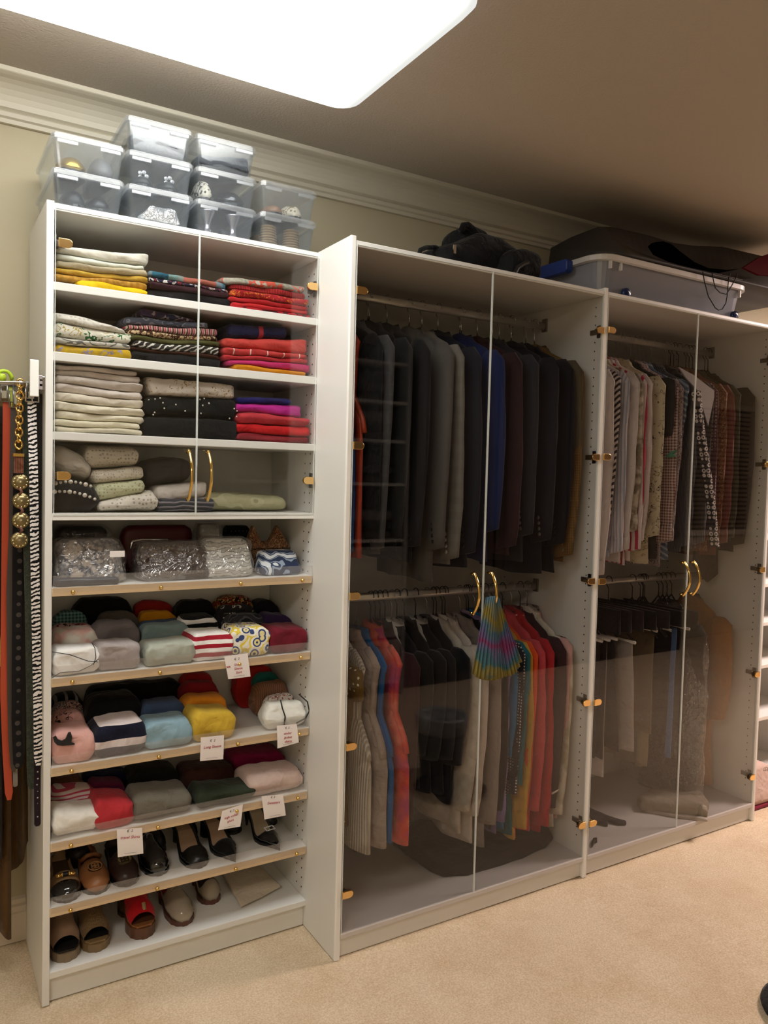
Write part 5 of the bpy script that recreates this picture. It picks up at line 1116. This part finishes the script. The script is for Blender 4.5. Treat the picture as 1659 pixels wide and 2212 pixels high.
# ---------------------------------------------------------------- right-hand wardrobe, shirts
gS = 'garments on the upper rod of the right-hand wardrobe'; L3 = []
def S(px, py, hem, mat, label, kind='shirt', **k):
    k.setdefault('group', gS); k.setdefault('zneck', ZU-.115); k.setdefault('W', .245); k.setdefault('th', .012); k.setdefault('amp', .008)
    r = garment(kind, px, py, hem, mat, label, **k); L3.append(r); return r
WS = 'd9d0cc'
S(1330, 950, 1225, cl('plain', WS), 'white dress shirt at the far left of the shirts', cuff=1245)
S(1341, 950, 1195, cl('stripe', '3a3234', 'c8bebb', s=.018, ax='z', rot=(.7, 0, 0)), 'black and white diagonal striped shirt', cuff=1120, th=.010)
S(1363, 950, 1200, cl('stripe', 'd4ccd0', '9fabc4', s=.014, ax='y', stops=[0, .6]), 'white shirt with light blue stripes and cuffs', cuff=1195)
S(1382, 950, 1215, cl('plain', 'd6cdc8'), 'white shirt with an upright open collar', cuff=1190, collar=cl('plain', 'cfc6c2'), th=.013)
S(1392, 950, 1205, cl('blotch', 'cfc6b4', 'c8bfae', '8a8070', s=.04), 'cream shirt with faint sketch print', cuff=1150, th=.008)
S(1402, 950, 1220, cl('stripe', 'd9cccb', 'b23a50', s=.030, ax='y', stops=[0, .55]), 'white shirt with bold pink-red stripes', cuff=1190, th=.009)
S(1413, 950, 1210, cl('plain', 'd6cbc9'), 'white shirt with a pink inner collar band', cuff=1170, collar=cl('stripe', 'dccfcd', 'b04a5c', s=.012, ax='z', stops=[0, .7]))
S(1437, 1050, 1216, cl('floral', 'c9bfa4', 'c9bfa4', 'b8ae92', '1f1c1a', 'c9bfa4', s=.05, stops=[0, .4, .62, .78, .83]), 'cream shirt with black swirl drawings', cuff=1160, th=.012)
r_ = S(1463, 960, 1205, cl('plain', '3a3836'), 'dark grey short-sleeved polo with an embroidered bird', short=.25, th=.013, name='polo_shirt')
m_ = MB(); xk = r_[1]-.022; q = [tuple(at(a, b, xk, 0)) for a, b in ((1437, 988), (1441, 982), (1447, 976), (1460, 972), (1452, 980), (1458, 984), (1448, 988))]
m_.rings([q, [(a+.012, b, c) for a, b, c in q]]); link('embroidery', m_, plain('4f8a70', .6), r_[0])
S(1464, 1060, 1195, cl('grid', 'c9bcb8', '7a4440', s=.012, ax='yz'), 'red-brown and white gingham shirt', cuff=1170, th=.010)
S(1476, 960, 1225, cl('floral', 'b8aaa8', '9c8a8c', 'c4b8b4', '7a6468', s=.02), 'grey-pink paisley print shirt', cuff=1172, th=.010)
S(1487, 960, 1210, cl('stripe', '5a6a80', '98a0ac', s=.02, ax='z', rot=(-.6, 0, 0), stops=[0, .6]), 'blue-grey diagonal striped short-sleeved shirt', short=.25, th=.010, name='short_sleeved_shirt')
S(1512, 1000, 1190, cl('stripe', '3a3a40', '6a6a70', s=.006, ax='y'), 'charcoal pinstriped shirt with plain front edge', cuff=1180, th=.012)
r_ = S(1536, 1080, 1184, cl('stripe', '3f4046', '72727a', s=.006, ax='y'), 'charcoal striped shirt with a white medallion placket', cuff=1175, th=.012, yc=.09)
pl_ = MB(); pts = [(1500, 845), (1505, 890), (1510, 935), (1518, 985), (1526, 1040), (1533, 1090), (1541, 1180)]; vs_ = []
PLM = cl('dots', '3a3638', 'd8d0cc', '3a3638', s=.022, stops=[0, .18, .42])
rs = []
for a, b in pts:
    p = at(a, b, -.172); rs.append([(p.x-.008, -.196, p.z), (p.x+.008, -.196, p.z), (p.x+.008, -.160, p.z), (p.x-.008, -.160, p.z)])
rs.reverse(); pl_.rings(rs); link('placket', pl_, PLM, r_[0])
S(1545, 900, 1190, cl('plain', '4a4644'), 'dark shirt with a large white pointed collar', cuff=1150, th=.014)
_p = L3[-1][0]; m_ = MB(); q = [tuple(at(a, b, -.172)) for a, b in ((1467, 793), (1497, 809), (1543, 844), (1543, 857), (1530, 920), (1520, 887), (1505, 841), (1482, 816))]
m_.rings([q, [(a+.006, b+.01, c) for a, b, c in q]]); link('white_lapel', m_, plain('9a9391', .8), _p)
S(1558, 900, 1185, cl('dots', 'a8989a', '6a4a52', s=.014, stops=[0, .3]), 'mauve dotted shirt behind the white collar', cuff=1160, th=.010)
S(1577, 900, 1190, cl('floral', '6a4434', '8a5a40', '5a3a30', 'a07a5a', s=.018), 'rust brown floral shirt', cuff=1165, th=.013)
S(1592, 900, 1200, cl('plain', '7a4c48'), 'dusty rose dark shirt right of the floral one', cuff=1175, th=.010)
S(1606, 900, 1185, cl('plain', '4a4c40'), 'grey-green shirt second from the right end', cuff=1165, th=.010)
S(1634, 950, 1190, cl('plain', '3c3432'), 'dark brown jacket at the right end of the shirts', cuff=1180, kind='jacket', th=.014)
for i, g in enumerate(L3):
    for dx in ((0, .022) if i % 2 else (0,)): hang_at(HWIRE if i < 15 else HBLK, g[1]+dx, ZU, (('silver wire' if i < 15 else 'dark')+' hanger carrying the '+short(g[0])) if dx == 0 else 'bare thin hanger squeezed between shirts on the right-hand wardrobe upper rod', 'hangers on the upper rod of the right-hand wardrobe')
# necktie pouch
mm = MB(); P = [at(a, b, -.02) for a, b in ((1502, 1190), (1551, 1184), (1551, 1240), (1530, 1258), (1512, 1236), (1500, 1222))]; mm.rings([[tuple(p) for p in P], [(p.x, p.y+.012, p.z) for p in P]])
tag(link('necktie', mm, cl('plain', '3a2a28')), 'dark brown pointed tie end hanging below the charcoal striped shirt', 'tie')

# trousers on the lower rod
gT = 'trousers and coats on the lower rod of the right-hand wardrobe'
def slabcloth(name, label, cat, x, y0, y1, zt, zb, mat, th=.010, amp=.005, group=gT, wb=0, k=26, bar=True):
    t = thing(name, label, cat, (x, (y0+y1)/2, zt), group); mm = MB(); rs = []; sd = R.random()*30
    for i in range(15):
        v = i/14; z = zt+(zb-zt)*v; ring = []; a0, a1 = y0-wb*v, y1+wb*v*.3
        for j in range(32):
            a = 2*math.pi*j/32; yy = (a0+a1)/2+(a1-a0)/2*sup(math.cos(a), .7); xx = th*(.5+.7*v)*sup(math.sin(a), .7)+amp*(.3+v)*math.sin(yy*k*1.6+sd+v)+amp*nz(yy*8, v*3, sd)
            ring.append((x+xx, yy, z))
        rs.append(ring)
    rs.reverse(); mm.rings(rs); link('cloth', mm, mat, t, smooth=True)
    if bar:
        mm = MB(); mm.tube([(x, y0-.012, zt+.002), (x, y1+.01, zt+.002)], .0065, 10); link('hanger_bar', mm, plain('d5cfcb', .5), t, smooth=True)
    return t
L4 = []
def Tr(name, label, cat, px, py, hem, mat, y0=-.08, y1=.25, ztop=.86, **k):
    x = at(px, py, y0-k.get('wb', 0)*.6)[0]-.012; zb = at(px, hem, y0)[2]; L4.append((x, label)); return slabcloth(name, label, cat, x, y0, y1, ztop, zb, mat, **k)
Tr('trousers', 'black trousers at the far left of the lower rod', 'trousers', 1296, 1500, 1635, cl('plain', '1c1a1b'))
Tr('trousers', 'second pair of black trousers, with a soft knee fold', 'trousers', 1312, 1500, 1638, cl('plain', '211e20'))
Tr('trousers', 'off-white trousers whose hem hangs lowest at the left', 'trousers', 1308, 1600, 1678, cl('plain', 'bdb4b0'), y0=-.06)
Tr('trousers', 'dark grey flared trousers left of the pale pair', 'trousers', 1338, 1560, 1612, cl('plain', '2a2627'), wb=.05)
Tr('trousers', 'pale grey-white trousers, largest pair on the lower rod', 'trousers', 1372, 1500, 1618, cl('plain', 'a59b96'), y0=-.11, y1=.26, ztop=.845, wb=.02, th=.014)
Tr('trousers', 'khaki trousers, left of two narrow khaki pairs', 'trousers', 1412, 1520, 1585, cl('plain', '75674f'), y0=-.03)
Tr('trousers', 'khaki trousers, right of two narrow khaki pairs', 'trousers', 1427, 1500, 1557, cl('plain', '7d6e56'), y0=.0)
Tr('trousers', 'black trousers beside the light blue strap', 'trousers', 1448, 1500, 1578, cl('plain', '0e0f13'), y0=-.06)
Tr('trousers', 'midnight blue trousers right of the light blue strap', 'trousers', 1482, 1500, 1575, cl('plain', '10131c'), y0=-.06)
Tr('skirt', 'khaki pleated skirt with a zigzag hem behind the trousers', 'skirt', 1400, 1600, 1655, cl('plain', '9a8e74'), y0=.05, y1=.28, ztop=.80, amp=.016, k=60)
for k_, (px, py) in enumerate(((1296, 1330), (1320, 1328), (1346, 1322), (1372, 1318), (1402, 1312), (1432, 1308), (1462, 1304))):
    x = at(px, 1310, -.02)[0]; slabcloth('trousers', ['black trousers draped over a hanger high on the lower rod, leftmost', 'charcoal trousers folded high over a hanger, second from left', 'dark brown trousers folded high over a hanger, third from left', 'black trousers folded high over a hanger, above the pale pair', 'charcoal trousers folded high over a hanger, above the khaki pairs', 'black trousers folded high over a hanger, left of the door handles', 'dark trousers folded high over a hanger, behind the door handles'][k_], 'trousers', x, -.13, .28, .985-.006*k_, .89, cl('plain', ['141214', '252022', '2a201e', '161416', '221f21', '141315', '201c1e'][k_]), th=.018, amp=.003, bar=False)
t = slabcloth('belt_strap', 'light blue fabric strap hanging among the dark trousers', 'strap', at(1455, 1400, -.09)[0], -.10, -.075, .88, at(1462, 1632, -.09)[2], cl('plain', '4a6a96'), th=.004, amp=.008, k=10, bar=False)
g_ = garment('coat', 1532, 1500, 1770, cl('plain', '26221f'), 'dark garment in a clear dry-cleaning bag', zneck=ZL-.12, cuff=1700, W=.20, th=.03, group=gT, name='bagged_suit', cat='suit')
mm = MB(); x0 = g_[1]; rs = []
for i in range(12):
    v = i/11; z = ZL-.11-(ZL-.11-.10)*v; wy = .06+.17*min(1, v*5); rs.append([(x0+(.055+.02*nz(v*8, j*.7, 3))*math.sin(j*math.pi/12), YC+(wy+.03*nz(v*9, j*.5, 8))*math.cos(j*math.pi/12), z) for j in range(24)])
rs.reverse(); mm.rings(rs); link('plastic_cover', mm, WRAP, g_[0], smooth=True)
garment('coat', 1585, 1500, 1690, cl('plain', '97693c'), 'camel tan coat at the right of the lower rod', zneck=ZL-.10, cuff=1560, W=.215, th=.03, group=gT, collar=cl('plain', '8a6038'))
garment('coat', 1612, 1500, 1600, cl('plain', '9a7350'), 'lighter tan knitted jacket at the right end of the lower rod', zneck=ZL-.12, cuff=1560, W=.20, th=.02, group=gT, name='knitted_jacket', cat='jacket')
for x, s in L4+[(g_[1], 'suit in the clear dry-cleaning bag'), (2.60, 'camel tan coat'), (2.66, 'lighter tan knitted jacket')]: hang_at(HBLK, x, ZL, 'black hanger carrying the '+' '.join(s.split()[:9]).rstrip(','), 'hangers on the lower rod of the right-hand wardrobe')
for x in (2.0, 2.12, 2.25, 2.45): hang_at(HBLK, x, ZL, 'bare black hanger among the trousers on the right-hand wardrobe lower rod', 'hangers on the lower rod of the right-hand wardrobe')
# things lying on the wardrobe floors
ZF = .081
def floorlump(name, label, cat, poly, h_, mat, seed=0, rough=.01, z=ZF):
    P = [at(a, b, z, 2) for a, b in poly]; cx = sum(p.x for p in P)/len(P); cy = sum(p.y for p in P)/len(P); Q = []
    for i in range(len(P)):
        a, b = P[i], P[(i+1) % len(P)]
        for k in range(6): Q.append((a.x+(b.x-a.x)*k/6, a.y+(b.y-a.y)*k/6))
    mm = MB(); rs = []
    for f, zz in ((.97, 0), (1, .2), (1.0, .55), (.96, .85), (.86, 1.0), (.5, 1.06), (.15, 1.05)):
        rs.append([(cx+(x-cx)*f+rough*nz(x*12, y*12, zz+seed), min(BK-.01, cy+(y-cy)*f+rough*nz(x*12, y*12, zz+seed+5)), z+.0015+h_*zz*(1+.25*nz(x*6, y*6, seed)*(zz > .5))) for x, y in Q])
    mm.rings(rs); return tag(link(name, mm, mat, smooth=True), label, cat)
floorlump('garment_bag', 'dark brown-black folded garment bag on the middle wardrobe floor', 'garment bag', [(848, 1830), (925, 1885), (955, 1896), (1010, 1893), (1100, 1866), (1180, 1834), (1194, 1815), (1180, 1790), (900, 1790)], .045, cloth('plain', '1c1716', weave=.3), 4)
floorlump('clear_lid', 'round pale plastic lid near the left side of the middle wardrobe floor', 'lid', [(752, 1828), (765, 1842), (782, 1842), (796, 1832), (790, 1815), (765, 1812)], .02, sheet('pale_plastic', (.8, .8, .8), .1, haze=.3, hz_col=(.6, .6, .62), rough=.2), 8, z=ZF)
for i in range(3):
    P = [at(a, b, ZF, 2) for a, b in ((1374, 1736), (1400, 1748), (1528, 1766), (1528, 1736), (1475, 1710), (1400, 1706))]
floorlump('folded_blanket', 'cream folded blanket on the right-hand wardrobe floor', 'blanket', [(1374, 1742), (1384, 1754), (1460, 1764), (1528, 1772), (1530, 1752), (1515, 1732), (1400, 1728)], .055, cl('plain', '8f8474'), 2, .006)
floorlump('folded_cloth', 'narrow cream strip of cloth tucked under the blanket edge', 'cloth', [(1392, 1755), (1460, 1768), (1528, 1776), (1529, 1768), (1460, 1760), (1400, 1750)], .012, cl('plain', 'a2968a'), 3, .003)
floorlump('dark_scarf', 'black crumpled scarf on the right-hand wardrobe floor', 'scarf', [(1271, 1748), (1310, 1766), (1352, 1778), (1353, 1784), (1335, 1784), (1312, 1778), (1310, 1786), (1290, 1782), (1270, 1790)], .012, cl('plain', '252024'), 6, .008)
floorlump('hair_clip', 'small black clip lying near the front of the right-hand wardrobe floor', 'clip', [(1276, 1826), (1282, 1814), (1290, 1813), (1290, 1821), (1284, 1824), (1279, 1832)], .008, BLACKP, 9, .001)
# ---------------------------------------------------------------- belts on the pull-out rack, coat at the left edge
rk = thing('belt_rack', 'white pull-out belt rack with chrome slide on the cabinet side', 'belt rack', (-.05, .01, 1.72))
link('end_board', bx((-.058, -.004, at(78, 857, 0)[2]), (-.036, .004, at(75, 777, 0)[2])), WHITE_EDGE, rk, bevel=.002)
mm = MB(); mm.box((-.026, .006, 1.70), (-T-.0003, .34, 1.735)); mm.box((-.034, .004, 1.708), (-.026, .30, 1.716)); mm.box((-.034, .004, 1.722), (-.026, .30, 1.728)); link('slide_rail', mm, CHROME, rk, bevel=.001)
link('slide_plate', bx((-.0405, .004, 1.700), (-.026, .012, 1.738)), plain('c9c2c6', .3, .6), rk, bevel=.001)
for k in range(7):
    y = .02+.04*k; mm = MB(); mm.tube([(-.03, y, 1.718), (-.09, y, 1.716), (-.15, y, 1.712), (-.165, y, 1.722), (-.168, y, 1.735)], .0028, 8); link('hook_arm', mm, CHROME, rk, smooth=True)
def belt(label, pxs, y, wd, mat, th=.003, buckle=None, name='belt', cat='belt', wav=.0015, seed=0, pointed=True):
    """pxs: photo points down the belt centre line"""
    P = [at(a, b, y) for a, b in pxs]; o = thing(name, label, cat, tuple(P[0]), 'belts hanging from the belt rack'); mm = MB(); rs = []; N = 40
    L_ = len(P)-1
    for i in range(N+1):
        u = i/N*L_; k = min(int(u), L_-1); f = u-k; p = P[k].lerp(P[k+1], f); e = wd/2*(1 if i < N or not pointed else .5); yy = y+wav*3*nz(i*.13, seed, 2)
        rs.append([(p.x-e, yy, p.z), (p.x+e, yy, p.z), (p.x+e, yy+th, p.z), (p.x-e, yy+th, p.z)])
    mm.rings(rs); link('strap', mm, mat, o)
    p = P[0]
    if buckle is not None:
        mm = MB(); w2 = wd*.75; h2 = .022; mm.tube([(p.x-w2, y-.002, p.z), (p.x-w2, y-.002, p.z+2*h2), (p.x+w2, y-.002, p.z+2*h2), (p.x+w2, y-.002, p.z), (p.x-w2, y-.002, p.z)], .0025, 6); mm.tube([(p.x, y-.003, p.z), (p.x, y-.006, p.z+2*h2)], .0018, 6); link('buckle', mm, buckle, o, smooth=True)
    return o, P
belt('orange-red leather belt with scalloped edge at the left', [(15, 868), (14, 1000), (13, 1100), (11, 1300), (9, 1500), (14, 1620), (20, 1728)], .10, .020, plain('b8472a', .5), seed=1, buckle=STEEL)
belt('lime green thin belt looping over the rack', [(24, 812), (22, 880), (20, 1000), (16, 1200), (10, 1320), (4, 1400), (0, 1440)], .14, .011, plain('a9b04a', .4), seed=2)
mm = MB(); c = at(9, 818, .14); mm.tube([(c.x+.020*math.cos(a), .14, c.z+.022*math.sin(a)) for a in [k*.4 for k in range(12)]], .005, 8); mm.lathe(tuple(at(3, 823, .13)), [(.012, 0), (.012, .016), (.008, .02)], 12); tag(link('lime_loop', mm, plain('bcd83a', .35), smooth=True), 'bright lime looped belt end with a cord lock above the rack', 'belt loop')
belt('dark grey-brown studded leather belt beside the orange one', [(29, 880), (27, 1000), (25, 1150), (20, 1280), (22, 1500), (24, 1600), (30, 1668)], .09, .014, plain('4a4038', .6), seed=3, buckle=STEEL)
belt('black belt punched with round eyelet holes', [(40, 1000), (38, 1200), (37, 1400), (36, 1550), (40, 1660)], .075, .026, cloth('dots', '4a4440', '141010', s=.030, stops=[0, .22], weave=.05), seed=4)
belt('brown glossy belt hidden behind the chain belt', [(52, 830), (55, 1000), (52, 1200), (50, 1400), (46, 1640)], .085, .02, plain('1e1411', .4), seed=7)
belt('wide grey-green snake-textured belt with a rounded end', [(57, 860), (60, 1000), (60, 1150), (64, 1300), (67, 1500), (68, 1640), (70, 1704)], .055, .024, cloth('floral', '3c4038', '454a40', '34382f', s=.012, weave=.2), th=.004, seed=5, buckle=CHROME)
belt('black and white zebra-print belt', [(69, 868), (71, 960), (74, 1100), (77, 1300), (81, 1500), (83, 1655)], .028, .0215, cloth('zebra', 'e8e2e0', '0e0d0d', s=.011, stops=[0, .55], weave=.05, rot=(.0, .25, 0)), th=.004, seed=6, buckle=CHROME)
belt('broad black leather belt between the zebra one and the cabinet', [(84, 850), (86, 1000), (87, 1200), (88, 1400), (89, 1600), (90, 1780)], .060, .030, plain('100d0d', .45), seed=8, buckle=CHROME)
belt('dark plum belt with small white dots, hanging lowest', [(80, 1600), (80, 1700), (81, 1785)], .045, .016, cloth('dots', 'cfc4c6', '241820', s=.018, stops=[0, .12], weave=.05), seed=9)
belt('light grey narrow belt end below the studded belt', [(33, 1600), (33, 1650), (33, 1700)], .105, .012, plain('8f8a86', .6), seed=11)
o = thing('chain_belt', 'gold chain belt with brown tassel block and four round medallions', 'belt', tuple(at(42, 830, .03)), 'belts hanging from the belt rack')
pz = [at(44-i*.35, 828+i*13.2, .03) for i in range(11)]
for i, p in enumerate(pz):
    mm = MB(); vert = i % 2; mm.tube([(p.x+(.0085 if not vert else .004)*math.cos(a), .03+(.007*math.cos(a) if vert else .002*math.sin(a)), p.z+.012*math.sin(a)) for a in [k*.5236 for k in range(13)]], .0026, 6, caps=False); link('chain_link', mm, GOLD, o, smooth=True)
a = at(40, 983, .03); b = at(40, 1022, .03); link('tassel_block', bx((a.x-.0115, .024, b.z), (a.x+.0115, .038, a.z)), cloth('stripe', '7a4a34', '4c2c20', s=.004, ax='x'), o); link('tassel_cap', bx((a.x-.013, .022, a.z-.004), (a.x+.013, .040, a.z+.004)), GOLD, o)
for k, (px, py) in enumerate(((44, 1041), (46, 1082), (45, 1124), (42, 1167))):
    p = at(px, py, .03); mm = MB(); mm.lathe((p.x, .032, p.z), [(.020, .003), (.0225, 0), (.020, -.004), (.015, -.0035), (.0135, -.006), (.006, -.0075), (0, -.008)], 24, 'y'); e = link('medallion', mm, plain('8a7c58', .35, .85), o, smooth=True)
    for j in range(12):
        aa = j*math.pi/6; mm = MB(); mm.lathe((p.x+.0165*math.cos(aa), .0275, p.z+.0165*math.sin(aa)), [(0, -.002), (.002, -.001), (.002, .001), (0, .002)], 6, 'y'); link('bead', mm, plain('b9a878', .3, .85), e)
    if k < 3:
        mm = MB(); q = at((44, 46, 45, 42)[k], py+21, .03); mm.tube([(q.x-.003, .03, q.z+.010), (q.x+.003, .027, q.z), (q.x-.003, .03, q.z-.010)], .004, 6); link('leather_knot', mm, plain('6e4436', .6), o, smooth=True)
# hanging coats at the very left, on a rod between the wall and the rack
mm = MB(); mm.tube([(-.75, .24, 1.76), (-.30, .24, 1.76)], .013, 12); s = link('wall_rail', mm, ROD, None, smooth=True); tag(s, 'short metal clothes rail left of the belt rack', 'rail')
link('rail_bracket', bx((-.36, .24, 1.74), (-.34, YW, 1.78)), STEEL, s)
def flap(name, label, cat, top, bot, y, mat, th=.02, seed=0):
    t0 = [at(a, b, y) for a, b in top]; b0 = [at(a, b, y) for a, b in bot]; mm = MB(); rs = []; N = 20; M = 24
    for i in range(N+1):
        v = i/N; ring = []
        for j in range(M):
            u = j/(M-1); k = u*(len(t0)-1); q = min(int(k), len(t0)-2); a = t0[q].lerp(t0[q+1], k-q); k = u*(len(b0)-1); q = min(int(k), len(b0)-2); b = b0[q].lerp(b0[q+1], k-q); p = a.lerp(b, v)
            ring.append((p.x, y-.012*math.sin(u*14+seed+v)*(.3+v), p.z))
        rs.append(ring+[(x, yy+th, z) for x, yy, z in reversed(ring)])
    rs.reverse(); mm.rings(rs); return tag(link(name, mm, mat, smooth=True), label, cat, 'coats at the left edge')
flap('long_coat', 'long olive-brown coat at the left edge, hem nearly to the floor', 'coat', [(-90, 880), (-30, 870), (20, 880)], [(-90, 1990), (-20, 2003), (25, 2030)], .20, cl('plain', '5a4020'), seed=1)
flap('coat', 'shorter tan-brown coat with rounded hem behind the belts', 'coat', [(-60, 860), (20, 860), (60, 900)], [(-60, 1900), (40, 1880), (62, 1820)], .245, cl('plain', '5e4526'), seed=3)
flap('dark_coat', 'very dark brown coat at the extreme left edge', 'coat', [(-90, 880), (-40, 870), (8, 880)], [(-90, 1870), (-20, 1880), (4, 1850)], .15, cl('plain', '21140e'), seed=5)
# ---------------------------------------------------------------- neighbouring unit contents
u = X4
zb_ = at(1642, 1742, -.15)[2]
tag(link('box', bx((u+.005, -.15, .001), (u+.30, -.012, zb_)), cl('dots', '4a0f1c', '7a1a30', s=.03, stops=[0, .2]), None, bevel=.003), 'dark crimson patterned box on the floor before the right edge unit', 'box')
mm = slab(u+.008, u+.29, zb_+.0005, zb_+.17, -.145, -.02, .25, 4, lump=.010, lean=.01); t_ = tag(link('cloth_bag', mm, cl('plain', 'cbb0a4'), smooth=True), 'cream cotton bag with black letters at the right edge', 'bag')
p = at(1652, 1664, -.145); text('LDJ', .026, BLK, t_, (p.x, -.150, p.z), rot=(math.pi/2, 0, 0))
cols = [('8a5a34', 'brown leather sandal'), ('1a1210', 'black strappy sandal'), ('9a4a5a', 'pink flat shoe'), ('6a4a30', 'dark tan loafer'), ('a9855c', 'beige flat shoe'), ('2a1c18', 'dark brown loafer')]
for i, zz in enumerate((.36, .62, .83, 1.02, 1.25, 1.6)):
    if i: shoe('flat_shoe' if 'flat' in cols[i][1] else 'sandal' if 'sandal' in cols[i][1] else 'loafer', cols[i][1]+' on a shelf of the unit at the right edge', (u+.05, .015), zz, plain(cols[i][0], .5), group='shoes in the right edge unit')
shoe('sandal', 'brown leather sandal above the cream cotton bag', (u+.15, .015), .62, plain('8a5a34', .5), group='shoes in the right edge unit')
# low black cushion cut by the bottom right corner
p = at(1652, 2198, 0, 2); bc = (p.x+.15, p.y-.10, .001)
mm = MB(); mm.lathe(bc, [(.15, 0), (.172, .004), (.178, .012), (.168, .022), (.10, .028), (.01, .029)], 40); tag(link('floor_cushion', mm, cloth('plain', '16171a'), smooth=True), 'low round black floor cushion cut off by the bottom right corner', 'cushion')
# wastebasket just out of the frame on the right, mirrored in the middle wardrobe door
bc = (1.95, -1.30, .002)
wb = thing('wastebasket', 'grey round wastebasket with pale plastic liner, mirrored in the middle wardrobe door', 'wastebasket', bc)
mm = MB(); mm.lathe(bc, [(.095, 0), (.10, .01), (.125, .29), (.120, .29), (.09, .012)], 36); link('bin', mm, plain('5c5b58', .5), wb, smooth=True)
mm = MB(); mm.lathe(bc, [(.122, .22), (.130, .24), (.136, .295), (.128, .308), (.112, .29), (.110, .24)], 36); link('liner', mm, plain('b8b6b4', .4), wb, smooth=True)

# ---------------------------------------------------------------- furniture behind the camera (reflected in the glass doors)
GP = plain('8f8f8a', .5)
oc = thing('dresser', 'grey painted dresser with open shelves over drawers, reflected in the glass', 'dresser', (2.0, -2.8, 0))
ax0, ax1, ay0, ay1 = 1.45, 2.57, RY0+.005, -2.62
panel('side_panel', oc, (ax0, ay0, 0), (ax0+.03, ay1, 2.44), GP); panel('side_panel', oc, (ax1-.03, ay0, 0), (ax1, ay1, 2.44), GP); panel('top_panel', oc, (ax0-.03, ay0, 2.44), (ax1+.03, ay1+.03, 2.50), GP); panel('back_panel', oc, (ax0, ay0, 0), (ax1, ay0+.01, 2.44), plain('2a2826', .7))
zs5 = (1.07, 1.45, 1.74, 2.0, 2.26)
for z in zs5: panel('shelf', oc, (ax0+.03, ay0, z-.02), (ax1-.03, ay1, z), plain('b9b8b2', .5))
for i in range(3):
    for j in range(2):
        x0 = ax0+.04+j*.53; z0 = .08+i*.32; d = panel('drawer', oc, (x0, ay1-.02, z0), (x0+.51, ay1+.005, z0+.30), GP, .004); link('drawer_panel', bx((x0+.06, ay1+.002, z0+.06), (x0+.45, ay1+.012, z0+.24)), GP, d, bevel=.006)
DW = plain('2c211b', .55)
dw = thing('armoire', 'dark brown armoire added behind the camera to dim the glass reflections', 'armoire', (4.1, -2.9, 0))  # invented dark furniture, put here so the doors reflect less bright wall
panel('body', dw, (2.66, RY0+.005, 0), (5.6, -2.72, 2.5), DW, .004)
for i in range(4): d = panel('door', dw, (2.68+i*.73, -2.72, .06), (3.39+i*.73, -2.70, 2.46), DW, .003); link('door_panel', bx((2.76+i*.73, -2.701, .16), (3.31+i*.73, -2.692, 2.36)), DW, d, bevel=.004)
k_ = 0
for z in zs5[:-1]:
    for j in range(3):
        for lay in range(3):
            h0 = .045+.012*((k_*7) % 3); z0 = z+.06*lay; c_ = ['3a3834', '1a1a1c', '6a645c', '2a2420', '4a4a50', '222a2a'][k_ % 6]; k_ += 1; x0 = ax0+.06+j*.34
            fold('folded_clothes', '%s folded piece on the reflected dresser, %s shelf, %s pile' % (['lowest', 'middle', 'top'][lay], {1.07: 'bottom', 1.45: 'second', 1.74: 'third', 2.0: 'top'}[z], ['left', 'middle', 'right'][j]), 'clothes', cl('plain', c_), x0, x0+.29, (z0, z0), (z0+h0, z0+h0), -2.95, .28, 'folded piles behind the camera', nx=10, n=12)
# ---------------------------------------------------------------- tidy
for o in list(C.objects):
    for k in ('_o', '_x'):
        if k in o.keys(): del o[k]
